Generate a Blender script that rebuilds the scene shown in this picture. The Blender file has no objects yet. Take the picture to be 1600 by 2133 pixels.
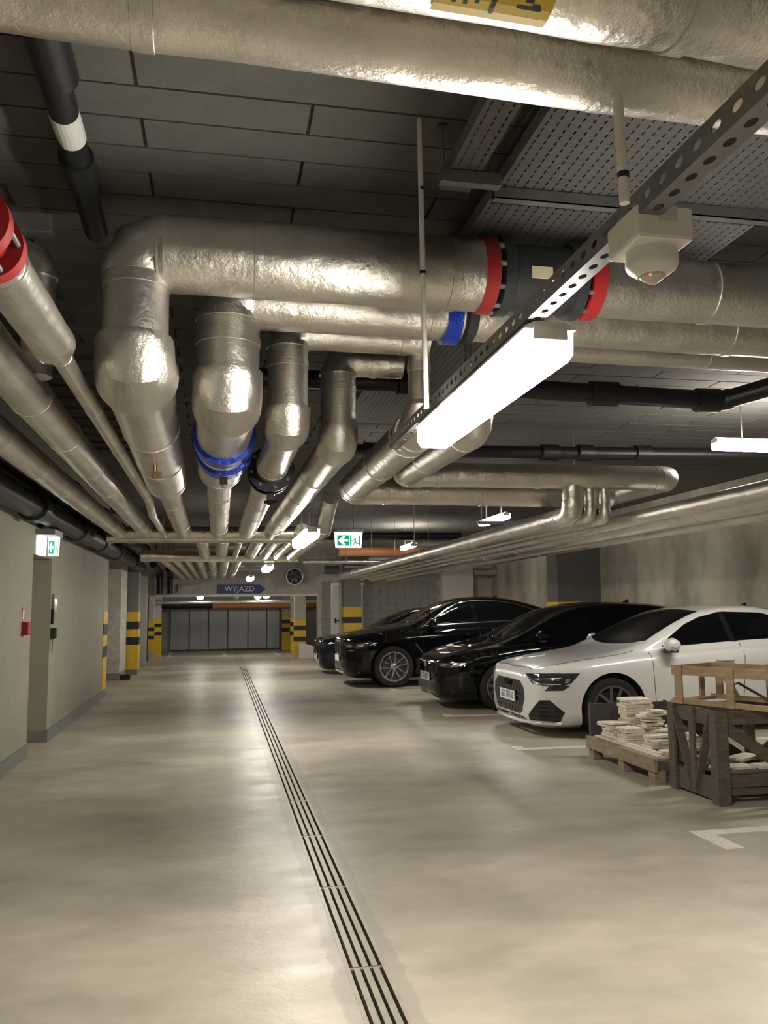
import bpy, bmesh, math, random
import numpy as np
from mathutils import Vector, Matrix
from mathutils.bvhtree import BVHTree
random.seed(7)
S = bpy.context.scene
COL = S.collection
PI = math.pi

# ------------------------------------------------------------------ camera
FPX, H, ROLL, YAW, PITCH = 1740.0, 1.43, 0.0105, math.radians(11.1794), math.radians(6.4879)
fw = Vector((math.sin(YAW)*math.cos(PITCH), math.cos(YAW)*math.cos(PITCH), math.sin(PITCH)))
rt = Vector((math.cos(YAW), -math.sin(YAW), 0)); up = rt.cross(fw)
r2 = rt*math.cos(ROLL) - up*math.sin(ROLL); u2 = up*math.cos(ROLL) + rt*math.sin(ROLL)
cam = bpy.data.cameras.new('camera'); co = bpy.data.objects.new('camera', cam); COL.objects.link(co)
cam.sensor_fit = 'HORIZONTAL'; cam.sensor_width = 36; cam.lens = 36*FPX/1600; cam.clip_start = .05; cam.clip_end = 200
m = Matrix((r2, u2, -fw)).transposed().to_4x4(); m.translation = (0, 0, H); co.matrix_world = m
S.camera = co
# ------------------------------------------------------------------ world, exposure
w = bpy.data.worlds.new('world'); S.world = w; w.use_nodes = True
w.node_tree.nodes['Background'].inputs[0].default_value = (.02, .02, .022, 1)
w.node_tree.nodes['Background'].inputs[1].default_value = .3
S.view_settings.view_transform = 'Standard'; S.view_settings.look = 'None'
S.view_settings.exposure = 0.0; S.view_settings.gamma = 1; S.view_settings.use_curve_mapping = False
LAMP = 70.0          # radiance of the tube diffusers
LAMPC = (1.0, .945, .86)

# ------------------------------------------------------------------ materials
MATS = {}
def mat(name, col, rough=.6, metal=0, noise=0, nscale=6, bump=0, bscale=40, coat=0, stretch=(1, 1, 1), col2=None, rvar=0, emit=None, estr=0, spec=None):
    if name in MATS: return MATS[name]
    M = bpy.data.materials.new(name); M.use_nodes = True; nt = M.node_tree; N = nt.nodes; L = nt.links
    b = N['Principled BSDF']
    b.inputs['Base Color'].default_value = (*col, 1); b.inputs['Roughness'].default_value = rough; b.inputs['Metallic'].default_value = metal
    if coat: b.inputs['Coat Weight'].default_value = coat; b.inputs['Coat Roughness'].default_value = .04
    if spec is not None: b.inputs['Specular IOR Level'].default_value = spec
    if emit: b.inputs['Emission Color'].default_value = (*emit, 1); b.inputs['Emission Strength'].default_value = estr
    if noise or bump or rvar:
        tc = N.new('ShaderNodeTexCoord'); mp = N.new('ShaderNodeMapping'); mp.inputs['Scale'].default_value = stretch
        L.new(tc.outputs['Object'], mp.inputs['Vector'])
    if noise or rvar:
        t = N.new('ShaderNodeTexNoise'); t.inputs['Scale'].default_value = nscale; t.inputs['Detail'].default_value = 7; t.inputs['Roughness'].default_value = .62
        L.new(mp.outputs[0], t.inputs['Vector'])
        if noise:
            cr = N.new('ShaderNodeValToRGB'); c2 = col2 or tuple(c*(1-noise) for c in col)
            cr.color_ramp.elements[0].position = .35; cr.color_ramp.elements[1].position = .65
            cr.color_ramp.elements[0].color = (*c2, 1); cr.color_ramp.elements[1].color = (*col, 1)
            L.new(t.outputs['Fac'], cr.inputs[0]); L.new(cr.outputs[0], b.inputs['Base Color'])
        if rvar:
            mr = N.new('ShaderNodeMapRange'); mr.inputs['From Min'].default_value = .3; mr.inputs['From Max'].default_value = .7
            mr.inputs['To Min'].default_value = rough-rvar; mr.inputs['To Max'].default_value = rough+rvar
            L.new(t.outputs['Fac'], mr.inputs['Value']); L.new(mr.outputs[0], b.inputs['Roughness'])
    if bump:
        t2 = N.new('ShaderNodeTexNoise'); t2.inputs['Scale'].default_value = bscale; t2.inputs['Detail'].default_value = 4
        L.new(mp.outputs[0], t2.inputs['Vector'])
        bp = N.new('ShaderNodeBump'); bp.inputs['Strength'].default_value = bump; bp.inputs['Distance'].default_value = .02
        L.new(t2.outputs['Fac'], bp.inputs['Height']); L.new(bp.outputs[0], b.inputs['Normal'])
    MATS[name] = M; return M

def foil_mat():
    M = mat('foil', (.79, .755, .69), .295, .95, noise=.22, nscale=3, rvar=.014)
    nt = M.node_tree; N = nt.nodes; L = nt.links; b = N['Principled BSDF']
    tc = N.new('ShaderNodeTexCoord')
    v = N.new('ShaderNodeTexNoise'); v.inputs['Scale'].default_value = 7; v.inputs['Detail'].default_value = 3
    n = N.new('ShaderNodeTexNoise'); n.inputs['Scale'].default_value = 60; n.inputs['Detail'].default_value = 6; n.inputs['Roughness'].default_value = .65
    a = N.new('ShaderNodeMath'); a.operation = 'MULTIPLY_ADD'; a.inputs[1].default_value = .2
    L.new(tc.outputs['Object'], v.inputs['Vector']); L.new(tc.outputs['Object'], n.inputs['Vector'])
    L.new(n.outputs['Fac'], a.inputs[0]); L.new(v.outputs['Fac'], a.inputs[2])
    bp = N.new('ShaderNodeBump'); bp.inputs['Strength'].default_value = .55; bp.inputs['Distance'].default_value = .025
    L.new(a.outputs[0], bp.inputs['Height']); L.new(bp.outputs[0], b.inputs['Normal'])
    return M
FOIL = foil_mat()

def floor_mat():
    M = mat('floor_concrete', (.5, .44, .36), .3); nt = M.node_tree; N = nt.nodes; L = nt.links; b = N['Principled BSDF']
    tc = N.new('ShaderNodeTexCoord')
    def noise(scale, det, sc=(1, 1, 1)):
        mp = N.new('ShaderNodeMapping'); mp.inputs['Scale'].default_value = sc; L.new(tc.outputs['Object'], mp.inputs[0])
        t = N.new('ShaderNodeTexNoise'); t.inputs['Scale'].default_value = scale; t.inputs['Detail'].default_value = det; t.inputs['Roughness'].default_value = .6
        L.new(mp.outputs[0], t.inputs['Vector']); return t.outputs['Fac']
    n1 = noise(.75, 6, (.8, 1.25, 1)); n2 = noise(4.5, 8, (.8, 1.3, 1)); n3 = noise(2.2, 6, (1, 1.6, 1))
    cr = N.new('ShaderNodeValToRGB'); cr.color_ramp.elements[0].position = .32; cr.color_ramp.elements[1].position = .68
    cr.color_ramp.elements[0].color = (.34, .31, .25, 1); cr.color_ramp.elements[1].color = (.65, .58, .465, 1)
    L.new(n1, cr.inputs[0])
    cr2 = N.new('ShaderNodeValToRGB'); cr2.color_ramp.elements[0].position = .2; cr2.color_ramp.elements[1].position = .75
    cr2.color_ramp.elements[0].color = (.80, .80, .79, 1); cr2.color_ramp.elements[1].color = (1, 1, 1, 1); L.new(n2, cr2.inputs[0])
    mx = N.new('ShaderNodeMix'); mx.data_type = 'RGBA'; mx.blend_type = 'MULTIPLY'; mx.inputs[0].default_value = 1
    L.new(cr.outputs[0], mx.inputs[6]); L.new(cr2.outputs[0], mx.inputs[7])
    # grout strip beside the drain: |x-0.593| < 0.13 + noise
    sx = N.new('ShaderNodeSeparateXYZ'); L.new(tc.outputs['Object'], sx.inputs[0])
    s = N.new('ShaderNodeMath'); s.operation = 'SUBTRACT'; s.inputs[1].default_value = .593; L.new(sx.outputs[0], s.inputs[0])
    ab = N.new('ShaderNodeMath'); ab.operation = 'ABSOLUTE'; L.new(s.outputs[0], ab.inputs[0])
    ad = N.new('ShaderNodeMath'); ad.operation = 'MULTIPLY_ADD'; ad.inputs[1].default_value = -.12; L.new(n3, ad.inputs[0]); L.new(ab.outputs[0], ad.inputs[2])
    mr = N.new('ShaderNodeMapRange'); mr.inputs['From Min'].default_value = .075; mr.inputs['From Max'].default_value = .088; mr.inputs['To Min'].default_value = .42; mr.inputs['To Max'].default_value = 0
    L.new(ad.outputs[0], mr.inputs['Value'])
    mx2 = N.new('ShaderNodeMix'); mx2.data_type = 'RGBA'; L.new(mr.outputs[0], mx2.inputs[0]); L.new(mx.outputs[2], mx2.inputs[6]); mx2.inputs[7].default_value = (.24, .22, .19, 1)
    L.new(mx2.outputs[2], b.inputs['Base Color'])
    rr = N.new('ShaderNodeMapRange'); rr.inputs['From Min'].default_value = .3; rr.inputs['From Max'].default_value = .7; rr.inputs['To Min'].default_value = .285; rr.inputs['To Max'].default_value = .44
    L.new(n3, rr.inputs['Value']); L.new(rr.outputs[0], b.inputs['Roughness'])
    bp = N.new('ShaderNodeBump'); bp.inputs['Strength'].default_value = .12; bp.inputs['Distance'].default_value = .02; L.new(noise(14, 4), bp.inputs['Height']); L.new(bp.outputs[0], b.inputs['Normal'])
    return M
FLOORM = floor_mat()

CONC = mat('raw_concrete', (.47, .43, .345), .85, noise=.5, nscale=1.6, bump=.25, bscale=22, stretch=(.7, .7, .4))
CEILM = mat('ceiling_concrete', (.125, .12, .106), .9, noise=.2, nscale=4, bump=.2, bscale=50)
WALLP = mat('olive_grey_paint', (.335, .318, .25), .7, noise=.10, nscale=2.5, bump=.05, bscale=60)
BASEP = mat('baseboard_grey', (.22, .225, .205), .6, noise=.15, nscale=5)
GREYP = mat('grey_plaster', (.50, .48, .43), .8, noise=.18, nscale=4, bump=.1, bscale=30)
WORN = mat('worn_plaster', (.60, .57, .50), .85, noise=.3, nscale=7, bump=.3, bscale=18)
BLOCKM = mat('concrete_block', (.33, .32, .29), .9, noise=.25, nscale=9, bump=.3, bscale=60)
YEL = mat('yellow_paint', (.78, .50, .04), .5, noise=.12, nscale=6)
BLK = mat('black_paint', (.02, .02, .022), .5)
BPL = mat('black_plastic', (.012, .012, .013), .42)
STEEL = mat('galvanised_steel', (.27, .27, .265), .5, .6, noise=.25, nscale=8, rvar=.08)
WSTEEL = mat('light_steel', (.62, .61, .58), .4, .3)
DARKST = mat('dark_steel', (.10, .10, .10), .5, .6)
WPL = mat('white_plastic', (.80, .765, .69), .4)
WMARK = mat('white_marking', (.80, .76, .66), .55, noise=.2, nscale=14)
RED = mat('red_paint', (.33, .018, .022), .45)
BLUE = mat('blue_film', (.012, .055, .55), .25, .2, bump=.4, bscale=30)
COPPER = mat('copper', (.40, .22, .13), .35, .9)
ORANGE = mat('orange_pipe', (.62, .24, .10), .5)
GAP = mat('dark_gap', (.015, .014, .012), .9)
SHUT = mat('shutter_metal', (.42, .44, .46), .42, .3, noise=.12, nscale=3, stretch=(6, 6, .6))
WOODD = mat('weathered_wood', (.145, .118, .085), .8, noise=.45, nscale=7, bump=.25, bscale=30, stretch=(1, 6, 6))
WOODL = mat('pale_wood', (.46, .33, .20), .75, noise=.3, nscale=6, bump=.2, bscale=30, stretch=(1, 6, 6))
WOODM = mat('pallet_wood', (.36, .29, .20), .8, noise=.35, nscale=6, bump=.2, bscale=30, stretch=(6, 1, 6))
FOAM = mat('cream_slab', (.86, .79, .66), .85, noise=.25, nscale=30, bump=.3, bscale=60)
DBOARD = mat('dark_board', (.06, .06, .058), .6, noise=.3, nscale=10)
LAMPM = mat('lamp_diffuser', (.9, .9, .9), .4, emit=LAMPC, estr=LAMP)
GLOWM = mat('exit_panel_white', (.9, .9, .9), .4, emit=(.88, 1, .97), estr=2.0)
GREENE = mat('exit_green', (.0, .28, .14), .4, emit=(0, .42, .20), estr=.55)
PWHITE = mat('car_white', (.66, .655, .63), .28, coat=1)
PBLACK = mat('car_black', (.004, .0042, .005), .35, coat=.8, spec=.0)
PGREEN = mat('car_dark_teal', (.006, .012, .015), .35, coat=.8, spec=.0)
GLASS = mat('tinted_glass', (.004, .004, .005), .03, spec=.22)
TYRE = mat('tyre_rubber', (.012, .012, .012), .75)
RIMM = mat('alloy', (.55, .55, .55), .28, .9)
RIMD = mat('dark_alloy', (.16, .16, .17), .3, .8)
CHROME = mat('chrome', (.8, .8, .8), .1, 1)
GRILLE = mat('gloss_black_trim', (.006, .006, .006), .3)
LENS = mat('lamp_lens', (.03, .03, .033), .06, spec=.8)
LENSC = mat('lamp_chrome', (.55, .55, .58), .2, .8)
PLATE = mat('plate_white', (.78, .77, .74), .4)
SIGNB = mat('sign_blue', (.012, .03, .22), .4)
SIGNW = mat('sign_white', (.85, .85, .85), .5)
STICK = mat('sticker_yellow', (.70, .50, .06), .5)
PLAST = mat('clear_film', (.5, .5, .5), .12, bump=.5, bscale=25)

# ------------------------------------------------------------------ object helpers
def thing(name, label, cat, loc=(0, 0, 0), group=None, rz=0):
    o = bpy.data.objects.new(name, None); COL.objects.link(o); o.empty_display_size = .1
    o.location = loc; o.rotation_euler = (0, 0, rz); o['label'] = label; o['category'] = cat
    if group: o['group'] = group
    return o
def root_of(o):
    while o.parent: o = o.parent
    return o
class MB:
    def __init__(s): s.v = []; s.f = []; s.mi = []; s.cur = 0
    def add(s, vs, fs):
        n = len(s.v); s.v += [tuple(p) for p in vs]; s.f += [tuple(i+n for i in f) for f in fs]; s.mi += [s.cur]*len(fs); return s
    def box(s, a, b):
        x0, y0, z0 = a; x1, y1, z1 = b
        return s.add([(x0, y0, z0), (x1, y0, z0), (x1, y1, z0), (x0, y1, z0), (x0, y0, z1), (x1, y0, z1), (x1, y1, z1), (x0, y1, z1)],
                     [(0, 3, 2, 1), (4, 5, 6, 7), (0, 1, 5, 4), (1, 2, 6, 5), (2, 3, 7, 6), (3, 0, 4, 7)])
    def bar(s, p, q, wd, ht, upv=(0, 0, 1)):     # rectangular bar between two points
        p = Vector(p); q = Vector(q); d = (q-p).normalized(); u = Vector(upv)
        if abs(d.dot(u)) > .98: u = Vector((0, 1, 0))
        a = d.cross(u).normalized(); c = a.cross(d)
        vs = []
        for e in (p, q):
            for i, j in ((-1, -1), (1, -1), (1, 1), (-1, 1)): vs.append(e + a*wd/2*i + c*ht/2*j)
        return s.add(vs, [(0, 1, 2, 3), (7, 6, 5, 4), (0, 4, 5, 1), (1, 5, 6, 2), (2, 6, 7, 3), (3, 7, 4, 0)])
    def rings(s, cs, cap=True):                   # list of rings (each a list of points)
        n = len(cs[0]); b = len(s.v); fs = []
        for i in range(len(cs)-1):
            for j in range(n):
                k = (j+1) % n; fs.append((i*n+j, i*n+k, (i+1)*n+k, (i+1)*n+j))
        if cap: fs.append(tuple(reversed(range(n)))); fs.append(tuple((len(cs)-1)*n+j for j in range(n)))
        return s.add([p for c in cs for p in c], fs)
    def sweep(s, pts, rs, seg=24, cap=True, dirs=None):
        pts = [Vector(p) for p in pts]; cs = []; ref = None
        for i, p in enumerate(pts):
            d = dirs[i] if dirs else (pts[min(i+1, len(pts)-1)]-pts[max(i-1, 0)]).normalized()
            if ref is None: ref = Vector((0, 0, 1)) if abs(d.z) < .9 else Vector((1, 0, 0))
            a = d.cross(ref).normalized(); c = a.cross(d).normalized(); ref = c if abs(c.dot(d)) < .5 else ref
            r = rs[i] if hasattr(rs, '__len__') else rs
            cs.append([p + (a*math.cos(t)+c*math.sin(t))*r for t in (2*PI*k/seg for k in range(seg))])
        return s.rings(cs, cap)
    def cyl(s, p, q, r, seg=16, r2=None): return s.sweep([p, q], [r, r2 if r2 is not None else r], seg)
    def lathe(s, c, axis, prof, seg=32, cap=True):          # prof: [(dist along axis, radius)]
        ax = Vector(axis).normalized(); ref = Vector((0, 0, 1)) if abs(ax.z) < .9 else Vector((1, 0, 0))
        a = ax.cross(ref).normalized(); b = a.cross(ax); c = Vector(c)
        return s.rings([[c + ax*h + (a*math.cos(t)+b*math.sin(t))*max(r, 1e-4) for t in (2*PI*k/seg for k in range(seg))] for h, r in prof], cap)
    def prism(s, poly, o, ax, ay, n, th):          # 2D polygon in plane (ax, ay) at o, extruded th along n
        o = Vector(o); ax = Vector(ax); ay = Vector(ay); n = Vector(n); k = len(poly)
        a = [o+ax*x+ay*y for x, y in poly]; b = [p+n*th for p in a]
        return s.add(a+b, [tuple(reversed(range(k))), tuple(range(k, 2*k))] + [(i, (i+1) % k, k+(i+1) % k, k+i) for i in range(k)])
    def build(s, name, mt, parent=None, smooth=False, local=False, bevel=0, label=None):
        me = bpy.data.meshes.new(name)
        off = Vector((0, 0, 0))
        if parent is not None and not local: off = root_of(parent).location
        me.from_pydata([tuple(Vector(p)-off) for p in s.v], [], s.f)
        ms = mt if isinstance(mt, (list, tuple)) else [mt]
        for q in ms: me.materials.append(q)
        if len(ms) > 1: me.polygons.foreach_set('material_index', s.mi)
        bm = bmesh.new(); bm.from_mesh(me); bmesh.ops.recalc_face_normals(bm, faces=bm.faces)
        if bevel: bmesh.ops.bevel(bm, geom=[e for e in bm.edges if e.calc_face_angle(0) > .5], offset=bevel, segments=2, affect='EDGES', profile=.5)
        bm.to_mesh(me); bm.free()
        if smooth: me.shade_smooth() if smooth is True else None
        if smooth == 'auto':
            me.shade_smooth()
            bm = bmesh.new(); bm.from_mesh(me)
            for e in bm.edges:
                if e.calc_face_angle(0) > .6: e.smooth = False
            bm.to_mesh(me); bm.free()
        o = bpy.data.objects.new(name, me); COL.objects.link(o)
        if parent is not None: o.parent = parent
        if label: o['label'] = label
        return o
def link_copy(o, parent, loc, rot=(0, 0, 0), scale=(1, 1, 1)):
    c = o.copy(); COL.objects.link(c); c.parent = parent; c.location = loc; c.rotation_euler = rot; c.scale = scale; return c
def struct(o): o['kind'] = 'structure'; return o
def tag(o, label, cat, group=None):
    o['label'] = label; o['category'] = cat
    if group: o['group'] = group
    return o
def text_obj(txt, size, mt, parent, loc, xax, yax, depth=.002, name='lettering', sx=1, off=0):
    cu = bpy.data.curves.new(name, 'FONT'); cu.body = txt; cu.size = size; cu.align_x = 'CENTER'; cu.align_y = 'CENTER'; cu.extrude = depth; cu.offset = off
    to = bpy.data.objects.new(name, cu); COL.objects.link(to)
    dg = bpy.context.evaluated_depsgraph_get(); me = bpy.data.meshes.new_from_object(to.evaluated_get(dg))
    bpy.data.objects.remove(to); bpy.data.curves.remove(cu)
    xa = Vector(xax).normalized(); ya = Vector(yax).normalized(); za = xa.cross(ya)
    M = Matrix((xa*sx, ya, za)).transposed().to_4x4(); M.translation = Vector(loc) - (root_of(parent).location if parent else Vector())
    me.transform(M); me.materials.clear(); me.materials.append(mt)
    o = bpy.data.objects.new(name, me); COL.objects.link(o); o.parent = parent; return o

# ------------------------------------------------------------------ the setting
YB = 24.5     # end wall plane
f = MB(); x0, x1 = .512, .674
for a, b in ((-9, x0), (x1, 12)):
    f.add([(a, -9, 0), (b, -9, 0), (b, 31, 0), (a, 31, 0)], [(0, 1, 2, 3)])
f.add([(x0, 21.4, 0), (x1, 21.4, 0), (x1, 31, 0), (x0, 31, 0)], [(0, 1, 2, 3)])
f.add([(x0, -9, 0), (x1, -9, 0), (x1, .5, 0), (x0, .5, 0)], [(0, 1, 2, 3)])
f.add([(x0, .5, 0), (x1, .5, 0), (x1, 21.4, 0), (x0, 21.4, 0), (x0, .5, -.09), (x1, .5, -.09), (x1, 21.4, -.09), (x0, 21.4, -.09)],
      [(4, 5, 6, 7), (0, 4, 7, 3), (1, 2, 6, 5), (0, 1, 5, 4), (3, 7, 6, 2)])
f.add([(-9, -9, -.2), (12, -9, -.2), (12, 31, -.2), (-9, 31, -.2)], [(3, 2, 1, 0)])
struct(f.build('floor', FLOORM))

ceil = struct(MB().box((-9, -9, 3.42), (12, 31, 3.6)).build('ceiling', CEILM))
blk = None
for r in range(-4, 37):
    for k in range(-1, 6):
        xs = (-.33 if r % 2 == 0 else .34) + 1.34*k; ys = 2.86 + .2165*r
        if xs > 8.2: continue
        if blk is None:
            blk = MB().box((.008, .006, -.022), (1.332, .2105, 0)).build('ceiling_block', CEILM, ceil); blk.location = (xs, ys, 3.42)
        else: link_copy(blk, ceil, (xs, ys, 3.42 - random.uniform(0, .004)), (random.uniform(-.003, .003), 0, random.uniform(-.002, .002)))

# left wall with the door niche
XW = -1.84
lw = MB()
lw.box((XW-.45, -9, 0), (XW, 8.93, 3.42)); lw.box((XW-.45, 8.93, 2.0), (XW, 9.9, 3.42)); lw.box((XW-.45, 9.9, 0), (XW, 14.8, 3.42))
struct(lw.build('wall_left', WALLP))
bb = MB(); bb.box((XW, -9, 0), (XW+.014, 8.93, .13)); bb.box((XW, 9.9, 0), (XW+.014, 14.8, .13)); bb.box((XW-.44, 9.886, 0), (XW+.014, 9.9, .13))
struct(bb.build('baseboard_left', BASEP))
d1 = struct(MB().box((XW-.40, 8.95, .01), (XW-.34, 9.88, 1.98)).build('door_1', GREYP))
MB().box((XW-.345, 9.03, 1.0), (XW-.28, 9.15, 1.03)).build('door_handle', STEEL, d1)
# side space left of the lane beyond the wall end
struct(MB().box((-5.2, 14.8, 0), (-5.0, 24.5, 3.42)).build('wall_side', GREYP))
struct(MB().box((-5.2, 24.3, 0), (-2.55, 24.7, 3.42)).build('wall_corner', GREYP))
struct(MB().box((-5.2, 14.6, 0), (XW-.45, 14.8, 3.42)).build('wall_return', GREYP))
# right wall, rear wall behind the viewer
struct(MB().box((8.2, -9, 0), (8.5, 24.7, 3.42)).build('wall_right', CONC))
struct(MB().box((-2.4, -9.2, 0), (8.5, -9, 3.42)).build('wall_rear', GREYP))
# end wall: beam over the opening, piers, block wall
wb = MB(); wb.box((-2.6, YB, 1.78), (2.84, YB+.3, 3.42)); wb.box((2.84, YB, 0), (3.26, YB+.3, 3.42)); wb.box((3.26, YB, 2.1), (4.2, YB+.3, 3.42)); wb.box((4.2, YB+.03, 0), (8.2, YB+.3, 3.42))
wb.box((-2.6, YB, 0), (-1.86, YB+.3, 1.8))
wallb = struct(wb.build('wall_back', GREYP))
bl = None
for r in range(11):
    for k in range(6):
        xs = 4.2 + .5*k - (.25 if r % 2 else 0); w_ = .49; a = max(xs, 4.2); b_ = min(xs+w_, 6.52)
        if b_-a < .1: continue
        if bl is None: bl = MB().box((0, -.03, 0), (.49, .0, .205)).build('block', BLOCKM, wallb); bl.location = (a, YB+.03, .03)
        else: link_copy(bl, wallb, (a, YB+.03+random.uniform(-.004, .004), .03+r*.217), scale=((b_-a)/.49, 1, 1))
for r in range(10): link_copy(bl, wallb, (2.96, YB-.001, .03+r*.217), scale=(.55, 1, 1))
struct(MB().box((6.52, YB-.35, 0), (7.48, YB+.02, 2.62)).build('trim_1', mat('white_plaster', (.66, .63, .56), .8, noise=.05)))
struct(MB().box((-2.55, YB-.012, 1.775), (2.84, YB+.06, 1.835)).build('trim_2', WSTEEL))
d2 = struct(MB().box((3.28, YB-.02, .01), (4.18, YB+.05, 2.08)).build('door_2', mat('door_grey_white', (.60, .60, .57), .4)))
fr = MB(); fr.box((3.22, YB-.04, 0), (3.28, YB+.06, 2.14)); fr.box((3.28, YB-.04, 2.08), (4.2, YB+.06, 2.14)); fr.build('door_frame', WSTEEL, d2)
MB().box((3.33, YB-.07, .98), (3.37, YB-.02, 1.12)).bar((3.35, YB-.07, 1.05), (3.46, YB-.07, 1.05), .02, .02).build('door_handle', BPL, d2)
# room behind the opening
struct(MB().box((-3.6, 29.9, 0), (4.4, 30.1, 3.42)).build('wall_far', GREYP))
struct(MB().box((-3.8, YB+.3, 0), (-3.6, 30.1, 3.42)).build('wall_far_left', GREYP))
struct(MB().box((4.4, YB+.3, 0), (4.6, 30.1, 3.42)).build('wall_far_right', GREYP))

# ------------------------------------------------------------------ columns
def column(label, x0, x1, y0, y1, z1, shaft, ytop=None, bands=(), group=None, base=None, y0b=0.0):
    t = thing('column', label, 'column', ((x0+x1)/2, (y0+y1)/2, 0), group)
    MB().box((x0, y0, 0), (x1, y1, z1)).build('shaft', shaft, t)
    if ytop: MB().box((x0-.006, y0-.006, y0b), (x1+.006, y1+.006, ytop)).build('yellow_band', YEL, t, label='yellow paint band')
    for a, b in bands: MB().box((x0-.009, y0-.009, a), (x1+.009, y1+.009, b)).build('black_stripe', BLK, t, label='black stripe')
    if base: MB().box((x0-.01, y0-.01, 0), (x1+.01, y1+.01, base)).build('plinth', BASEP, t)
    return t
column('worn white plastered column just past the end of the left wall', -2.5, -1.99, 18.1, 19.25, 3.42, WORN, base=.14)
column('dark grey column with yellow and black stripes behind the worn white column', -2.3, -1.75, 19.35, 19.75, 3.42, mat('dark_plaster', (.20, .19, .17), .8), 1.38, ((1.0, 1.17), (.66, .83)), y0b=.12)
column('pale narrow column left of the end opening', -2.35, -1.9, 23.2, 23.6, 3.42, GREYP)
column('slim white post at the left edge of the end opening with striped yellow foot', -1.92, -1.78, 24.35, 24.49, 1.78, WORN, 1.1, ((.83, .93), (.6, .7)), y0b=.25)
column('yellow striped column at the right edge of the end opening', 2.17, 2.49, 24.52, 24.85, 1.78, GREYP, 1.09, ((.78, .92), (.46, .60)))
column('yellow striped column furthest back beside the grey folding panels', 2.15, 2.75, 29.2, 29.6, 3.42, GREYP, 1.15, ((.9, 1.03), (.62, .76)))
column('dim yellow striped column inside the room behind the end opening', 2.28, 2.7, 27.1, 27.5, 3.42, GREYP, 1.12, ((.85, .98), (.55, .69)))
column('dim striped column just inside the end opening on its left', -1.98, -1.72, 26.3, 26.6, 3.42, GREYP, 1.15, ((.9, 1.0), (.65, .75)))
column('column with broad yellow and black stripes between the metal door and block wall', 3.54, 4.06, 24.1, 24.45, 3.42, mat('dark_plaster', (.20, .19, .17), .8), 1.44, ((.98, 1.15), (.5, .7)))
column('concrete column coloured dark for shade on the right wall behind the black cars', 7.2, 8.2, 17.1, 17.7, 3.42, mat('shaded_concrete', (.13, .125, .115), .85, noise=.15), 1.5, ((.98, 1.15),))  # the shade on its near face is put into the shaft's base colour
t = thing('corner_guard', 'yellow and black warning strip on the far corner of the left wall', 'corner guard', (XW, 14.65, 0))
MB().box((XW+.001, 14.3, .13), (XW+.006, 14.8, 1.4)).build('strip', YEL, t)
for a, b in ((1.02, 1.2), (.66, .84)): MB().box((XW+.001, 14.295, a), (XW+.009, 14.8, b)).build('black_stripe', BLK, t)
tag(MB().box((-1.98, 18.15, 0), (-1.78, 18.35, .1)).build('cable_box', BPL, bevel=.01), 'small black box on the floor by the striped column foot', 'box')
t = MB().prism([(0, 0), (.62, 0), (.62, .2), (.40, .33), (.2, .40), (0, .42)], (2.27, 24.28, 0), (1, 0, 0), (0, 0, 1), (0, 1, 0), .2).build('ramp_kerb', mat('white_kerb', (.72, .66, .60), .7))
tag(t, 'low white kerb wall beside the striped column at the end opening', 'kerb')

# ------------------------------------------------------------------ drain and floor markings
dr = thing('floor_drain', 'long slotted drain channel running down the concrete lane', 'drain', (.593, 11, 0))
bar0 = edge0 = tie0 = None
for i in range(21):
    y0 = .5 + i*.995
    for xb in (.5555, .594, .6325):
        if bar0 is None: bar0 = MB().box((-.0125, .004, -.03), (.0125, .99, -.002)).build('grate_bar', mat('drain_bar', (.40, .36, .29), .4, .2, noise=.2), dr, local=True); bar0.location = (xb-.593, y0-11, 0)
        else: link_copy(bar0, dr, (xb-.593, y0-11, 0))
    for xb in (.5195, .667):
        if edge0 is None: edge0 = MB().box((-.0085, 0, -.06), (.0085, .993, .0015)).build('channel_edge', mat('drain_edge', (.45, .40, .32), .4, .2, noise=.2), dr, local=True); edge0.location = (xb-.593, y0-11, 0)
        else: link_copy(edge0, dr, (xb-.593, y0-11, 0))
    if tie0 is None: tie0 = MB().box((-.065, -.012, -.04), (.065, .012, -.006)).build('cross_tie', STEEL, dr, local=True); tie0.location = (0, y0-11, 0)
    else: link_copy(tie0, dr, (0, y0-11, 0))
MB().box((.514, .5, -.085), (.672, 21.39, -.075)).build('channel_bed', GAP, dr)
for i, (y, lab, ret) in enumerate(((4.9, 'white bay line nearest the viewer, in front of the wooden crate', -1), (8.1, 'white bay line beside the white saloon and the low pallet', 1), (10.75, 'white bay line between the white saloon and the black hatchback', 1),
        (12.54, 'white bay line under the nose of the black hatchback', 0), (14.3, 'white bay line beside the black coupe SUV wheel', 1), (16.9, 'white bay line between the two furthest dark cars', 1))):
    g = MB().box((2.93, y, 0), (8.0, y+.1, .003))
    if ret == -1: g.box((2.93, 4.6, 0), (3.05, 4.8999, .003))
    if ret == 1: g.box((2.93, y+.1001, 0), (3.05, y+.24, .003))
    tag(g.build('parking_line', WMARK), lab, 'floor marking')
for x, lab in ((-1.57, 'left'), (.1, 'middle'), (1.7, 'right')):
    tag(MB().prism([(0, 0), (.12, 0), (.06-.05, 3.2), (-.06-.05, 3.2)], (x+.06, 26.1, 0), (1, 0, 0), (0, 1, 0), (0, 0, 1), .003).build('parking_line', WMARK), lab+' white bay line on the floor of the room behind the end opening', 'floor marking')

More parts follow.
